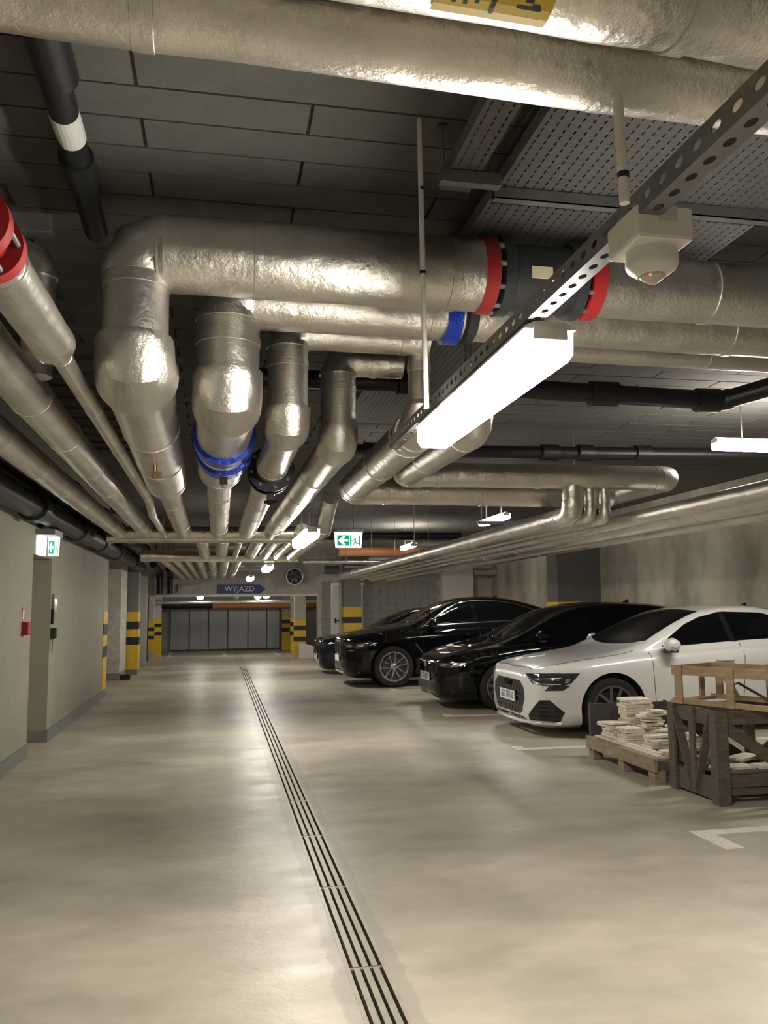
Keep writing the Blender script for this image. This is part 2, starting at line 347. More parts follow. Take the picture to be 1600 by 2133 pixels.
# ------------------------------------------------------------------ pipes
def pipe(label, pts, rs, mt=FOIL, seams=1.0, fat=1.08, bend=.85, name='insulated_pipe', cat='pipe', group=None, seg=28, jitter=.012, bends={}, hang=()):
    pts = [Vector(p) for p in pts]; n = len(pts)-1
    if not hasattr(rs, '__len__'): rs = [rs]*n
    t = thing(name, label, cat, tuple(pts[0]), group)
    ds = [(pts[i+1]-pts[i]).normalized() for i in range(n)]; cut = [0.0]*(n+1)
    rnd = random.Random(label)
    ring = None
    for i in range(1, n):
        ang = ds[i-1].angle(ds[i])
        if ang > .02: cut[i] = bends.get(i, (bend, fat))[0]*max(rs[i-1], rs[i])*math.tan(ang/2)*1.25
    for i in range(n):
        a = pts[i]+ds[i]*cut[i]; b = pts[i+1]-ds[i]*cut[i+1]; ln = (b-a).length; k = max(1, int(ln/.16))
        if jitter: rr = [rs[i]*(1+rnd.uniform(-jitter, jitter)) for _ in range(k+1)]
        else: rr = [rs[i]]*(k+1)
        MB().sweep([a.lerp(b, j/k) for j in range(k+1)], rr, seg, dirs=[ds[i]]*(k+1)).build('pipe_run', mt, t, smooth='auto')
        if seams:
            m_ = int(ln/seams)
            for j in range(m_+1):
                c = a + ds[i]*min(ln-.02, .12+j*seams+rnd.uniform(-.08, .08))
                if (c-a).length > ln: continue
                MB().lathe(c, ds[i], [(-.022, rs[i]*1.002), (-.02, rs[i]*1.018+.002), (.02, rs[i]*1.018+.002), (.022, rs[i]*1.002)], 24).build('seam_tape', FOIL if mt is FOIL else mt, t, smooth='auto')
    for i in range(1, n):
        d0, d1 = ds[i-1], ds[i]; ang = d0.angle(d1)
        if ang > .02:
            a = pts[i]-d0*cut[i]; b = pts[i]+d1*cut[i]; R = cut[i]/math.tan(ang/2)
            nrm = d0.cross(d1).normalized(); cdir = nrm.cross(d0); c = a+cdir*R
            st = 2 if ang > .6 else 1; P = []; D = []
            for j in range(st+1):
                th = ang*j/st; q = Matrix.Rotation(th, 3, nrm); P.append(c + q @ (a-c)); D.append(q @ d0)
            ft = bends.get(i, (bend, fat))[1]; r0, r1 = rs[i-1]*ft, rs[i]*ft
            P = [P[0]-D[0]*.03] + P + [P[-1]+D[-1]*.03]; D = [D[0]]+D+[D[-1]]; k = len(P)-1
            MB().sweep(P, [r0+(r1-r0)*j/k for j in range(k+1)], seg, dirs=D).build('elbow', mt, t, smooth='auto')
        elif abs(rs[i-1]-rs[i]) > .004:
            big = max(rs[i-1], rs[i])*1.02; sg = 1 if rs[i-1] > rs[i] else -1; d = d0*sg; lo = min(rs[i-1], rs[i])*1.01
            MB().sweep([pts[i]-d*.05, pts[i]+d*.02, pts[i]+d*.09], [big, big, lo], seg, dirs=[d]*3).build('reducer', mt, t, smooth='auto')
    for x, y, z in hang: MB().cyl((x, y, z), (x, y, 3.43), .006, 8).build('hanger_rod', STEEL, t)
    return t
ZB = 2.30   # underside of the long bundle
# near cross pipes over the viewer
T2 = pipe('foil wrapped pipe with a yellow sticker crossing at the top edge', [(-1.3, 1.193, 2.565), (2.0, 1.348, 2.565), (4.6, 1.431, 2.565)], .109, jitter=.03)
T1 = pipe('foil wrapped pipe crossing overhead right above the motion sensor', [(-1.3, 1.446, 2.548), (5.4, 1.66, 2.548)], .084, jitter=.03)
# cross pipe 4 with valve -> riser -> long pipe
C4 = pipe('thickest foil pipe that drops through an elbow at far left of the risers', [(4.6, 3.70, 2.99), (1.76, 3.67, 2.99)], .155)
C4b = pipe('big foil pipe with elbow drop, leftmost of the four risers', [(1.2, 3.66, 2.99), (-.37, 3.66, 2.99), (-.37, 3.66, 2.47), (-.43, 6.9, 2.47), (-.45, 10.85, 2.42)], [.17, .14, .16, .105], bends={1: (.42, 1.03), 2: (.5, 1.15)})
C4['label'] = 'foil pipe right of the black valve with creased tape joints'
C5 = pipe('big foil pipe with blue banded valve, second of the four risers', [(4.9, 4.12, 2.96), (1.2, 4.10, 2.96), (.03, 4.10, 2.96), (.03, 4.10, 2.46), (.0, 6.2, 2.46), (-.01, 10.85, 2.42)], [.14, .14, .155, .16, .108], bends={2: (.45, 1.04), 3: (.5, 1.10)})
C6 = pipe('foil pipe with black flange valve, third of the four risers', [(1.16, 4.52, 2.95), (.36, 4.52, 2.95), (.36, 4.52, 2.42), (.34, 10.85, 2.42)], [.09, .112, .108], bends={1: (.45, 1.08), 2: (.5, 1.12)})
C7 = pipe('smooth foil pipe, rightmost of the four risers', [(1.1, 4.95, 2.93), (.70, 4.95, 2.93), (.70, 4.95, 2.42), (.66, 10.85, 2.42)], [.09, .108, .112], bends={1: (.45, 1.08), 2: (.5, 1.1)})
pipe('slim foil cross pipe under the big cross pipe on the right', [(1.9, 4.55, 2.95), (4.9, 4.58, 2.95)], .075)
# long pipes by the left wall
P1 = pipe('outermost long foil pipe next to the left wall', [(-1.215, 1.9, 2.415), (-1.25, 11.2, 2.415)], .092)
P2 = pipe('second long foil pipe from the left wall', [(-.864, 1.9, 2.425), (-.92, 11.0, 2.425)], .097)
P3 = pipe('long foil pipe that narrows sharply behind a red flange', [(-.64, 2.412, 2.43), (-.625, 3.22, 2.43), (-.62, 7.6, 2.40), (-.66, 8.6, 2.36), (-.68, 10.9, 2.36)], [.08, .040, .038, .036], fat=1.05)
t = thing('pipe_valve', 'red and blue flanged valve on the narrowing pipe at the left edge', 'valve', (-.64, 2.3, 2.43))
for y, r in ((2.38, .10), (2.22, .10)): MB().lathe((-.64, y, 2.43), (0, 1, 0), [(-.025, r*.8), (-.025, r), (.025, r), (.025, r*.8)], 28).build('flange', RED, t, smooth='auto')
MB().cyl((-.64, 1.98, 2.43), (-.64, 2.38, 2.43), .06, 24).build('valve_body', RED, t, smooth='auto')
MB().lathe((-.64, 2.40, 2.43), (0, 1, 0), [(-.01, .07), (-.01, .088), (.01, .088), (.01, .07)], 28).build('blue_collar', BLUE, t, smooth='auto')
for k in range(6):
    a = k*PI/3; MB().cyl((-.64+.085*math.cos(a), 2.21, 2.43+.085*math.sin(a)), (-.64+.085*math.cos(a), 2.41, 2.43+.085*math.sin(a)), .008, 8).build('bolt', STEEL, t)
pipe('slim foil pipe hooking down behind the narrowing pipe', [(-1.7, 3.8, 3.0), (-.80, 3.8, 3.0), (-.80, 3.8, 2.45)], .068, fat=1.15)
tag(MB().box((-1.0, 3.72, 3.08), (-.74, 3.80, 3.17)).build('pipe_bracket', STEEL, bevel=.005), 'steel bracket above the small hooked pipe', 'bracket')
# valves on the bundle
t = thing('pipe_valve', 'blue banded valve insulation on the second big riser pipe', 'valve', (.02, 5.4, 2.46))
for y0_, r0_ in ((4.95, .165), (5.38, .165)):
    MB().lathe((.02, y0_, 2.46), (0, 1, 0), [(0, r0_*1.01), (.0, r0_*1.13), (.17, r0_*1.13), (.17, r0_*1.0)], 36).build('blue_band', BLUE, t, smooth='auto')
MB().cyl((.02, 5.4, 2.30), (.02, 5.4, 2.235), .016, 10).cyl((.02, 5.4, 2.235), (.02, 5.4, 2.20), .011, 10).build('drain_cock', COPPER, t)
MB().box((-.005, 5.38, 2.22), (.045, 5.42, 2.27)).build('cock_body', BPL, t)
t = thing('drain_cock', 'small copper drain cock under the leftmost riser pipe', 'valve', (-.40, 5.3, 2.31))
MB().cyl((-.40, 5.3, 2.32), (-.40, 5.3, 2.24), .012, 10).build('stem', COPPER, t); MB().box((-.42, 5.285, 2.25), (-.36, 5.315, 2.28)).build('cock_body', COPPER, t)
t = thing('pipe_valve', 'black flanged valve on the third riser pipe', 'valve', (.355, 6.1, 2.42))
for y in (5.95, 6.12): MB().lathe((.355, y, 2.42), (0, 1, 0), [(-.02, .09), (-.02, .165), (.02, .165), (.02, .09)], 32).build('flange', mat('dark_blue_steel', (.015, .02, .035), .35, .3), t, smooth='auto')
for k in range(8):
    a = k*PI/4+.2; MB().cyl((.355+.14*math.cos(a), 5.91, 2.42+.14*math.sin(a)), (.355+.14*math.cos(a), 6.16, 2.42+.14*math.sin(a)), .013, 8).build('bolt', STEEL, t)
MB().cyl((.355, 6.03, 2.42), (.355, 6.03, 2.17), .022, 10).cyl((.31, 6.03, 2.19), (.40, 6.03, 2.19), .012, 8).box((.33, 6.0, 2.2), (.38, 6.06, 2.25)).build('stem', BPL, t)
t = thing('butterfly_valve', 'big black valve body between two red flanges behind the lamp', 'valve', (1.48, 3.66, 2.99))
for x, s_ in ((1.215, 1), (1.745, -1)): MB().lathe((x, 3.66, 2.99), (s_, 0, 0), [(-.03, .17), (-.03, .178), (.035, .178), (.035, .1)], 36).build('red_collar', RED, t, smooth='auto')
VB = mat('valve_black', (.03, .032, .036), .4)
for x in (1.30, 1.66): MB().lathe((x, 3.66, 2.99), (1, 0, 0), [(-.025, .1), (-.025, .185), (.025, .185), (.025, .1)], 36).build('flange', VB, t, smooth='auto')
MB().lathe((1.48, 3.66, 2.99), (1, 0, 0), [(-.2, .15), (-.1, .16), (.1, .16), (.2, .15)], 32).build('valve_body', VB, t, smooth='auto')
for x in (1.26, 1.70):
    for k in range(10):
        a = k*PI/5; MB().cyl((x-.02, 3.66+.165*math.cos(a), 2.99+.165*math.sin(a)), (x+.02, 3.66+.165*math.cos(a), 2.99+.165*math.sin(a)), .014, 6).build('bolt', STEEL, t)
MB().box((1.40, 3.492, 2.93), (1.50, 3.50, 2.985)).build('rating_plate', mat('plate_yellow', (.72, .68, .45), .5), t)
t = thing('pipe_collar', 'blue collar on the second cross pipe beside the hanging tube', 'pipe collar', (1.16, 4.10, 2.96))
MB().lathe((1.16, 4.10, 2.96), (1, 0, 0), [(-.03, .145), (-.03, .165), (.05, .165), (.05, .12)], 32).build('collar', BLUE, t, smooth='auto')
MB().lathe((1.30, 4.10, 2.96), (1, 0, 0), [(-.08, .12), (-.06, .17), (-.02, .17), (0, .14)], 28).build('flange', VB, t, smooth='auto')
MB().cyl((1.27, 4.10, 2.82), (1.27, 4.10, 2.70), .02, 8).build('stem', VB, t)
# lower pipes right of the lane: two runs bending into cross pipes
pipe('foil pipe that drops beside the lamp and turns right in a V', [(1.13, 4.62, 2.93), (1.13, 4.62, 2.46), (1.14, 7.25, 2.46), (3.6, 7.25, 2.46)], [.065, .125, .125], fat=1.04, bend=.8)
pipe('foil pipe running alongside the V-shaped pipe with an upper cross run', [(1.50, 4.62, 2.86), (1.50, 4.75, 2.50), (1.50, 6.75, 2.53), (3.90, 6.65, 2.53), (3.90, 8.2, 2.53)], [.1, .115, .105, .1], fat=1.05, bend=.8)
# cross pipes closing the bundle
pipe('foil cross pipe joining the ends of the long bundle, nearer one', [(-1.3, 10.98, 2.40), (1.3, 10.78, 2.40)], .08)
pipe('foil cross pipe closing the long bundle, just behind the nearer one', [(-1.45, 11.45, 2.375), (1.35, 11.2, 2.375)], .075)
pipe('foil cross pipe where the bundle splits into seven slim pipes', [(-1.35, 15.1, 2.36), (1.4, 15.3, 2.36)], .10)
for x, r, s_ in ((-.24, .095, 'leftmost'), (.05, .10, 'second'), (.27, .045, 'thin third'), (.54, .105, 'fourth'), (.79, .10, 'rightmost')):
    pipe(s_+' of the five short foil pipes between the two cross pipes', [(x, 11.4, 2.30+r), (x-.01, 15.1, 2.29+r)], r, seams=1.4, seg=20, group='five short pipes mid bundle')
pipe('foil pipe right of the bundle behind the second lane lamp', [(1.02, 10.5, 2.40), (1.02, 15.4, 2.38)], .09)
pipe('foil pipe with a raised dull elbow behind the second lane lamp', [(1.30, 9.9, 2.75), (1.30, 10.6, 2.42), (1.28, 15.4, 2.36)], .10)
for x, r, s_ in ((-.98, .075, 'first'), (-.77, .07, 'second'), (-.57, .055, 'third'), (-.36, .08, 'fourth'), (-.13, .085, 'fifth'), (.10, .085, 'sixth'), (.33, .085, 'seventh')):
    pipe(s_+' from the left of the seven slim far pipes ending at the blue sign wall', [(x, 15.2, 2.25+r), (x-.01, 23.9, 2.25+r)], r, seams=1.6, seg=18, group='seven slim far pipes')
# rack of pipes over the parking bays
rk = [(2.98, .085, 2.115, 6.7, 21.2), (3.145, .045, 2.14, 6.7, 20.9), (3.28, .045, 2.125, 6.7, 20.5), (3.42, .062, 2.085, .5, 20.2), (3.62, .10, 2.045, .5, 19.9), (3.79, .045, 2.085, .5, 19.7), (3.92, .055, 2.03, .5, 19.4)]
nm = ['lane side', 'second', 'third', 'fourth', 'fat fifth', 'sixth', 'wall side']
for (x, r, zb_, ya, yb), s_ in zip(rk, nm):
    z = zb_+r; P_ = [(x, ya, z), (x, yb, z)] if ya < 1 else [(x, ya, 2.50), (x, ya, z), (x, yb, z)]
    pipe(s_+' foil pipe of the rack above the parked cars, counted from the lane', P_, r, seams=1.3, seg=22, group='pipe rack above the cars')
for i, (y, xa, xb) in enumerate(((8.9, 2.82, 4.05), (12.2, 2.82, 4.05), (15.8, 2.82, 4.05), (19.0, 2.82, 4.05))):
    t = thing('pipe_trapeze', ('nearest', 'second', 'third', 'furthest')[i]+' steel trapeze on threaded rods carrying the pipe rack', 'pipe support', (xa, y, 2.335))
    MB().box((xa, y-.02, 2.335), (xb, y+.02, 2.375)).build('strut', STEEL, t)
    for x in (xa+.05, xb-.05): MB().cyl((x, y, 2.37), (x, y, 3.42), .006, 8).build('rod', STEEL, t)
for i, y in enumerate((16.6, 18.6, 20.6, 22.6)):
    t = thing('pipe_trapeze', ('first', 'second', 'third', 'last')[i]+' wide steel trapeze above the seven slim far pipes', 'pipe support', (0, y, 2.42))
    MB().box((-1.25, y-.02, 2.44), (1.35, y+.02, 2.48)).box((-1.25, y-.02, 2.6), (1.35, y+.02, 2.64)).build('strut', STEEL, t)
    for x in (-1.2, 1.3): MB().box((x-.02, y-.02, 2.44), (x+.02, y+.02, 3.42)).build('rod', STEEL, t)
pipe('short foil pipe stub beside the white pier', [(7.5, 24.0, 2.45), (8.2, 24.0, 2.45)], .10, seams=0)
# black pipes
def bpipe(label, pts, r, coup=(), **k):
    t = pipe(label, pts, r, BPL, seams=0, fat=1.12, bend=1.1, jitter=0, name='black_pipe', seg=20, **k)
    for c, ax, ln in coup:
        MB().lathe(c, ax, [(-ln, r*1.02), (-ln*.95, r*1.3), (ln*.95, r*1.3), (ln, r*1.02)], 22).build('coupling', BPL, t, smooth='auto')
    return t
bt = bpipe('black drain pipe with couplings under the dark ceiling at top left', [(-.56, 1.9, 3.27), (-.61, 4.1, 3.27)], .055, (((-.57, 2.72, 3.27), (0, 1, 0), .16), ((-.595, 3.5, 3.27), (0, 1, 0), .10)))
MB().lathe((-.588, 3.17, 3.27), (0, 1, 0), [(-.09, .055), (-.09, .0565), (.09, .0565), (.09, .055)], 22).build('printed_label', mat('label_grey', (.6, .6, .58), .5), bt, label='pale printed label')
bpipe('black drain pipe with a raised elbow end over the bays', [(1.9, 5.98, 3.1), (3.98, 5.97, 3.06), (4.6, 5.3, 3.2)], .075, (((2.95, 5.975, 3.08), (1, 0, 0), .12), ((3.85, 5.97, 3.06), (1, 0, 0), .1)))
bpipe('black drain pipe stub left of the hanging tube', [(.2, 6.0, 3.1), (1.5, 5.97, 3.1)], .07, (((1.38, 5.97, 3.1), (1, 0, 0), .09),))
bpipe('black drain pipe with three couplings in front of the bay lamp', [(1.0, 8.75, 3.1), (6.5, 8.3, 3.1)], .07, (((1.62, 8.7, 3.1), (1, 0, 0), .12), ((3.55, 8.54, 3.1), (1, 0, 0), .1), ((3.95, 8.5, 3.1), (1, 0, 0), .09), ((4.62, 8.45, 3.1), (1, 0, 0), .1)))
bpipe('black drain pipe high above the exit sign', [(-1.6, 19.0, 3.05), (5.5, 18.6, 3.05)], .08, (((2.6, 18.75, 3.05), (1, 0, 0), .2), ((4.2, 18.7, 3.05), (1, 0, 0), .2)))
lb = [(-1.69, 2.41, .11), (-1.46, 2.62, .09), (-1.70, 2.70, .10)]
for i, (x, z, r) in enumerate(lb):
    t = bpipe(('lowest', 'inner', 'uppermost')[i]+' black pipe running along the top of the left wall', [(x, -2, z), (x, 19.2, z-.05)], r, [((x, y, z-.02), (0, 1, 0), .12) for y in (4.5+i*.6, 8.2+i*.5, 10.6+i*.4, 12.5+i*.5, 14.4+i*.4, 17.2)], group='black pipes along the left wall')
    for y in (6.5, 7.4, 9.1, 10.0, 11.6, 13.4): MB().box((x-.02, y-.02, z-r-.012), (x+.02, y+.02, z-r+.004)).build('clip', WSTEEL, t)
bpipe('black vertical drain pipe beside the far left columns', [(-1.62, 21.5, 2.55), (-1.62, 24.05, 2.45), (-1.62, 24.1, 1.85)], .09, hang=((-1.62, 22.5, 2.6),))
bpipe('second black vertical drain pipe at the left end of the blue sign wall', [(-1.35, 23.2, 2.5), (-1.35, 24.2, 2.4), (-1.35, 24.25, 1.85)], .075, hang=((-1.35, 23.6, 2.5),))
tag(MB().box((-1.15, 24.3, 1.9), (-1.03, 24.49, 2.12)).build('junction_box', mat('box_grey', (.3, .3, .28), .5), bevel=.01), 'small grey junction box on the wall left of the blue sign', 'junction box')
# pipes in the room behind the opening
pipe('bright foil pipe crossing low behind the end opening', [(-2.4, 26.2, 1.64), (3.0, 26.2, 1.64)], .06, seams=1.5, hang=((-1.5, 26.2, 1.7), (2.6, 26.2, 1.7)))
pipe('orange drain pipe crossing behind the end opening', [(-.2, 28.9, 1.53), (3.4, 28.9, 1.53)], .095, ORANGE, seams=0, name='orange_pipe', jitter=0, hang=((.4, 28.9, 1.6), (3.0, 28.9, 1.6)))
bpipe('black section of drain pipe left of the orange pipe', [(-2.4, 28.9, 1.55), (-.21, 28.9, 1.55)], .11, hang=((-2.0, 28.9, 1.6), (-.6, 28.9, 1.6)))
# orange + foil pipes above the exit sign
pipe('orange drain pipe high up right of the exit sign', [(3.1, 21.9, 2.9), (5.6, 21.9, 2.9)], .12, ORANGE, seams=0, name='orange_pipe', jitter=0, hang=((3.3, 21.9, 3.0), (4.4, 21.9, 3.0), (5.4, 21.9, 3.0)))
pipe('bright foil pipe below the high orange pipe', [(2.2, 22.4, 2.66), (6.5, 22.4, 2.66)], .06, seams=1.5, hang=((2.5, 22.4, 2.7), (4.0, 22.4, 2.7), (6.2, 22.4, 2.7)))

# ------------------------------------------------------------------ cable trays, struts
TRAYM = mat('tray_steel', (.17, .17, .168), .5, .5, noise=.15, nscale=8)
def tray(label, x0, x1, ya, yb, z, rows, hole=.024, gap=.018, hw=.007):
    t = thing('cable_tray', label, 'cable tray', (x0, ya, z))
    g = MB(); step = (x1-x0)/(rows); xs = [x0]
    for r in range(rows): c = x0+step*(r+.5); xs += [c-hw/2, c+hw/2]
    xs.append(x1); ys = [ya]; y = ya
    while y+gap+hole < yb: ys += [y+gap, y+gap+hole]; y += gap+hole
    ys.append(yb); nx, ny = len(xs), len(ys)
    g.add([(x, y, z) for y in ys for x in xs], [(j*nx+i, j*nx+i+1, (j+1)*nx+i+1, (j+1)*nx+i) for j in range(ny-1) for i in range(nx-1) if not (i % 2 == 1 and j % 2 == 1)])
    o = g.build('tray_floor', TRAYM, t); md = o.modifiers.new('thickness', 'SOLIDIFY'); md.thickness = .002; md.offset = 1
    MB().box((x0-.002, ya, z), (x0, yb, z+.06)).build('side_rail', STEEL, t); MB().box((x1, ya, z), (x1+.002, yb, z+.06)).build('side_rail', STEEL, t)
    return t
tray('narrow perforated cable tray left of the wide trays', .907, 1.033, .6, 3.28, 3.20, 3)
tray('wide perforated cable tray above the lamp rail', 1.147, 1.748, .6, 7.8, 3.20, 14)
tray('wide perforated cable tray nearest the right side of the ceiling', 1.814, 2.458, .6, 7.8, 3.20, 15)
t = thing('tray_support', 'long steel strut carrying the two wide cable trays', 'strut', (1.13, 3.22, 3.145))
MB().box((1.125, 3.20, 3.145), (2.73, 3.25, 3.15)).box((1.125, 3.20, 3.145), (2.73, 3.205, 3.196)).box((1.125, 3.245, 3.145), (2.73, 3.25, 3.196)).build('strut', STEEL, t)
for x in (1.12, 1.78, 2.62): MB().cyl((x, 3.225, 3.145), (x, 3.225, 3.43), .005, 8).build('rod', STEEL, t)
t = thing('tray_support', 'short steel bracket holding the narrow cable tray', 'strut', (.87, 3.12, 3.145))
MB().box((.863, 3.10, 3.145), (1.12, 3.145, 3.196)).build('strut', STEEL, t); MB().cyl((.88, 3.122, 3.145), (.88, 3.122, 3.43), .005, 8).build('rod', STEEL, t); MB().lathe((.88, 3.122, 3.385), (0, 0, 1), [(0, .022), (.02, .022)], 12).build('anchor', DARKST, t)

def holed(g, L_, y0, o, ax, ay, wd, nh, rx, ry, th=.002):
    # strip along ax with nh oval holes; ay across
    o = Vector(o); ax = Vector(ax); ay = Vector(ay); n = 16; c = L_/nh
    for k in range(nh):
        ctr = o+ax*(c*(k+.5)); inn = []; out = []
        for j in range(n):
            a = 2*PI*j/n; inn.append(ctr+ax*rx*math.cos(a)+ay*ry*math.sin(a))
            ca, sa = math.cos(a), math.sin(a); s = 1/max(abs(ca), abs(sa)); out.append(ctr+ax*(c/2)*max(-1, min(1, ca*s))+ay*(wd/2)*max(-1, min(1, sa*s)))
        g.add(inn+out, [(j, (j+1) % n, n+(j+1) % n, n+j) for j in range(n)])
rail = thing('perforated_rail', 'perforated steel rail holding the bright tube lamp and motion sensor', 'rail', (.885, 2.0, 2.25))
g = MB(); holed(g, 5.2, 0, (.885, -1.0, 2.25), (0, 1, 0), (1, 0, 0), .052, 84, .016, .0095); o = g.build('rail_base', STEEL, rail); md = o.modifiers.new('t', 'SOLIDIFY'); md.thickness = .0025
g = MB(); holed(g, 5.2, 0, (.859, -1.0, 2.276), (0, 1, 0), (0, 0, 1), .052, 84, .016, .0095); o = g.build('rail_side', STEEL, rail); md = o.modifiers.new('t', 'SOLIDIFY'); md.thickness = .0025
MB().box((.9085, -1.0, 2.25), (.911, 4.2, 2.302)).build('rail_side', STEEL, rail)
tube = thing('hanging_tube', 'thick pale hanging tube between the overhead pipe and sensor rail', 'conduit', (.80, 1.48, 2.25))
MB().cyl((.80, 1.49, 2.24), (.795, 1.49, 2.47), .0105, 14).build('tube', WPL, tube, smooth='auto'); MB().lathe((.80, 1.49, 2.30), (0, 0, 1), [(-.006, .012), (.006, .012)], 14).build('clip', BPL, tube)
tube = thing('hanging_tube', 'thin pale hanging tube from the ceiling to the lamp', 'conduit', (.785, 3.1, 2.24))
MB().cyl((.785, 3.1, 2.2), (.775, 3.1, 3.42), .0105, 14).build('tube', WPL, tube, smooth='auto')
for z in (2.75, 3.1): MB().lathe((.78, 3.1, z), (0, 0, 1), [(-.006, .012), (.006, .012)], 14).build('clip', BPL, tube)

# sensor
t = thing('motion_sensor', 'cream motion sensor box with round head and red light', 'sensor', (.92, 1.6, 2.2))
MB().box((.853, 1.54, 2.198), (.985, 1.68, 2.272)).build('housing', WPL, t, bevel=.008)
MB().box((.905, 1.535, 2.235), (.945, 1.542, 2.27)).build('cable_knockout', mat('plastic_shade', (.58, .54, .47), .45), t)
MB().lathe((.925, 1.615, 2.2), (0, 0, -1), [(0, .056), (.03, .057), (.04, .052), (.055, .032)], 36).build('sensor_head', WPL, t, smooth='auto')
MB().lathe((.925, 1.615, 2.147), (0, 0, -1), [(0, .030), (.008, .024), (.018, .010), (.022, .002)], 28).build('lens_dome', mat('lens_cream', (.62, .57, .48), .2), t, smooth=True)
MB().lathe((.912, 1.5985, 2.142), (-.4, -.6, -1), [(0, .005), (.003, .005), (.0045, .001)], 12).build('indicator_light', mat('red_led', (.9, .2, .2), .3, emit=(1, .15, .15), estr=1.2), t)

# ------------------------------------------------------------------ lamps
LAMPN = mat('lamp_diffuser_full', (.9, .9, .9), .4, emit=LAMPC, estr=LAMP*1.55)
def tube_lamp(label, x, ya, yb, z, along='y', group='tube lamps', wd=.15, rods=True, lm=None, spine=1.0):
    c = ((x if along == 'y' else (ya+yb)/2), ((ya+yb)/2 if along == 'y' else x), z)
    t = thing('tube_lamp', label, 'lamp', c, group); L2 = (yb-ya)/2
    pr = [(-wd/2, .022), (-wd/2*.98, -.045), (-wd/2*.75, -.07), (wd/2*.75, -.07), (wd/2*.98, -.045), (wd/2, .022)]
    pb = [(-wd/2-.004, .022), (wd/2+.004, .022), (wd/2+.004, .03), (wd/2*.6, .045), (-wd/2*.6, .045), (-wd/2-.004, .03)]
    pb = [(a*spine, b) for a, b in pb]
    for poly, mt, nm_, l in ((pr, lm or LAMPM, 'diffuser', L2-.012), (pb, WPL, 'body', L2)):
        if along == 'y': MB().prism(poly, (c[0], c[1]-l, z), (1, 0, 0), (0, 0, 1), (0, 1, 0), 2*l).build(nm_, mt, t)
        else: MB().prism(poly, (c[0]-l, c[1], z), (0, 1, 0), (0, 0, 1), (1, 0, 0), 2*l).build(nm_, mt, t)
    for s_ in (-1, 1):
        p = (c[0], c[1]+s_*(L2-.004), z) if along == 'y' else (c[0]+s_*(L2-.004), c[1], z)
        h = (wd/2*.7, .008) if along == 'y' else (.008, wd/2*.7)
        MB().box((p[0]-h[0], p[1]-h[1], z-.01), (p[0]+h[0], p[1]+h[1], z+.03)).build('end_cap', WPL, t, bevel=.003)
    if rods:
        for s_ in (-.6, .6):
            p = (c[0], c[1]+s_*L2) if along == 'y' else (c[0]+s_*L2, c[1])
            MB().cyl((p[0], p[1], z+.04), (p[0], p[1], 3.42), .005, 8).build('rod', STEEL, t)
    return t
tube_lamp('glaring tube lamp hanging closest, beside the motion sensor', .93, 2.2, 3.56, 2.20, rods=False, lm=LAMPN)
tube_lamp('second tube lamp along the lane, by the foil cross pipes', .92, 8.4, 9.9, 2.20)
tube_lamp('third tube lamp along the lane, over the seven slim pipes', .90, 15.45, 16.75, 2.20)
tube_lamp('furthest tube lamp along the lane, before the blue sign wall', .74, 20.2, 21.2, 2.17)
tube_lamp('lane tube lamp behind the viewer', .93, -2.4, -1.04, 2.20)
tube_lamp('tube lamp across the bays seen at the right edge', 6.9, 4.5, 5.95, 2.92, along='x', spine=.3)
tube_lamp('bay tube lamp above the black hatchback behind the rack', 4.62, 13.0, 14.3, 2.92, spine=.3)
tube_lamp('furthest bay tube lamp above the pipe rack', 4.55, 19.4, 20.6, 2.92, spine=.3)
for i, (x, y, z, lab) in enumerate(((-.55, 25.6, 1.78, 'round lamp left of middle behind the end opening'), (1.15, 25.7, 1.78, 'left lamp of the close pair behind the end opening'), (1.42, 26.0, 1.80, 'right lamp of the close pair behind the end opening'))):
    t = thing('globe_lamp', lab, 'lamp', (x, y, z), 'lamps behind the end opening')
    MB().lathe((x, y, z), (0, 0, 1), [(-.07, .02), (-.06, .07), (-.02, .1), (.02, .1), (.04, .06)], 20).build('globe', LAMPM, t, smooth=True)
    MB().cyl((x, y, z+.04), (x, y, 3.42), .012, 8).build('stem', WPL, t)
t = thing('smoke_detector', 'white round detector under the beam below the blue sign', 'detector', (.5, 24.46, 1.72))
MB().lathe((.5, 24.44, 1.78), (0, 0, -1), [(0, .06), (.05, .07), (.08, .04)], 20).build('head', WPL, t, smooth='auto'); MB().box((.48, 24.42, 1.775), (.52, 24.48, 1.80)).build('base', WPL, t)

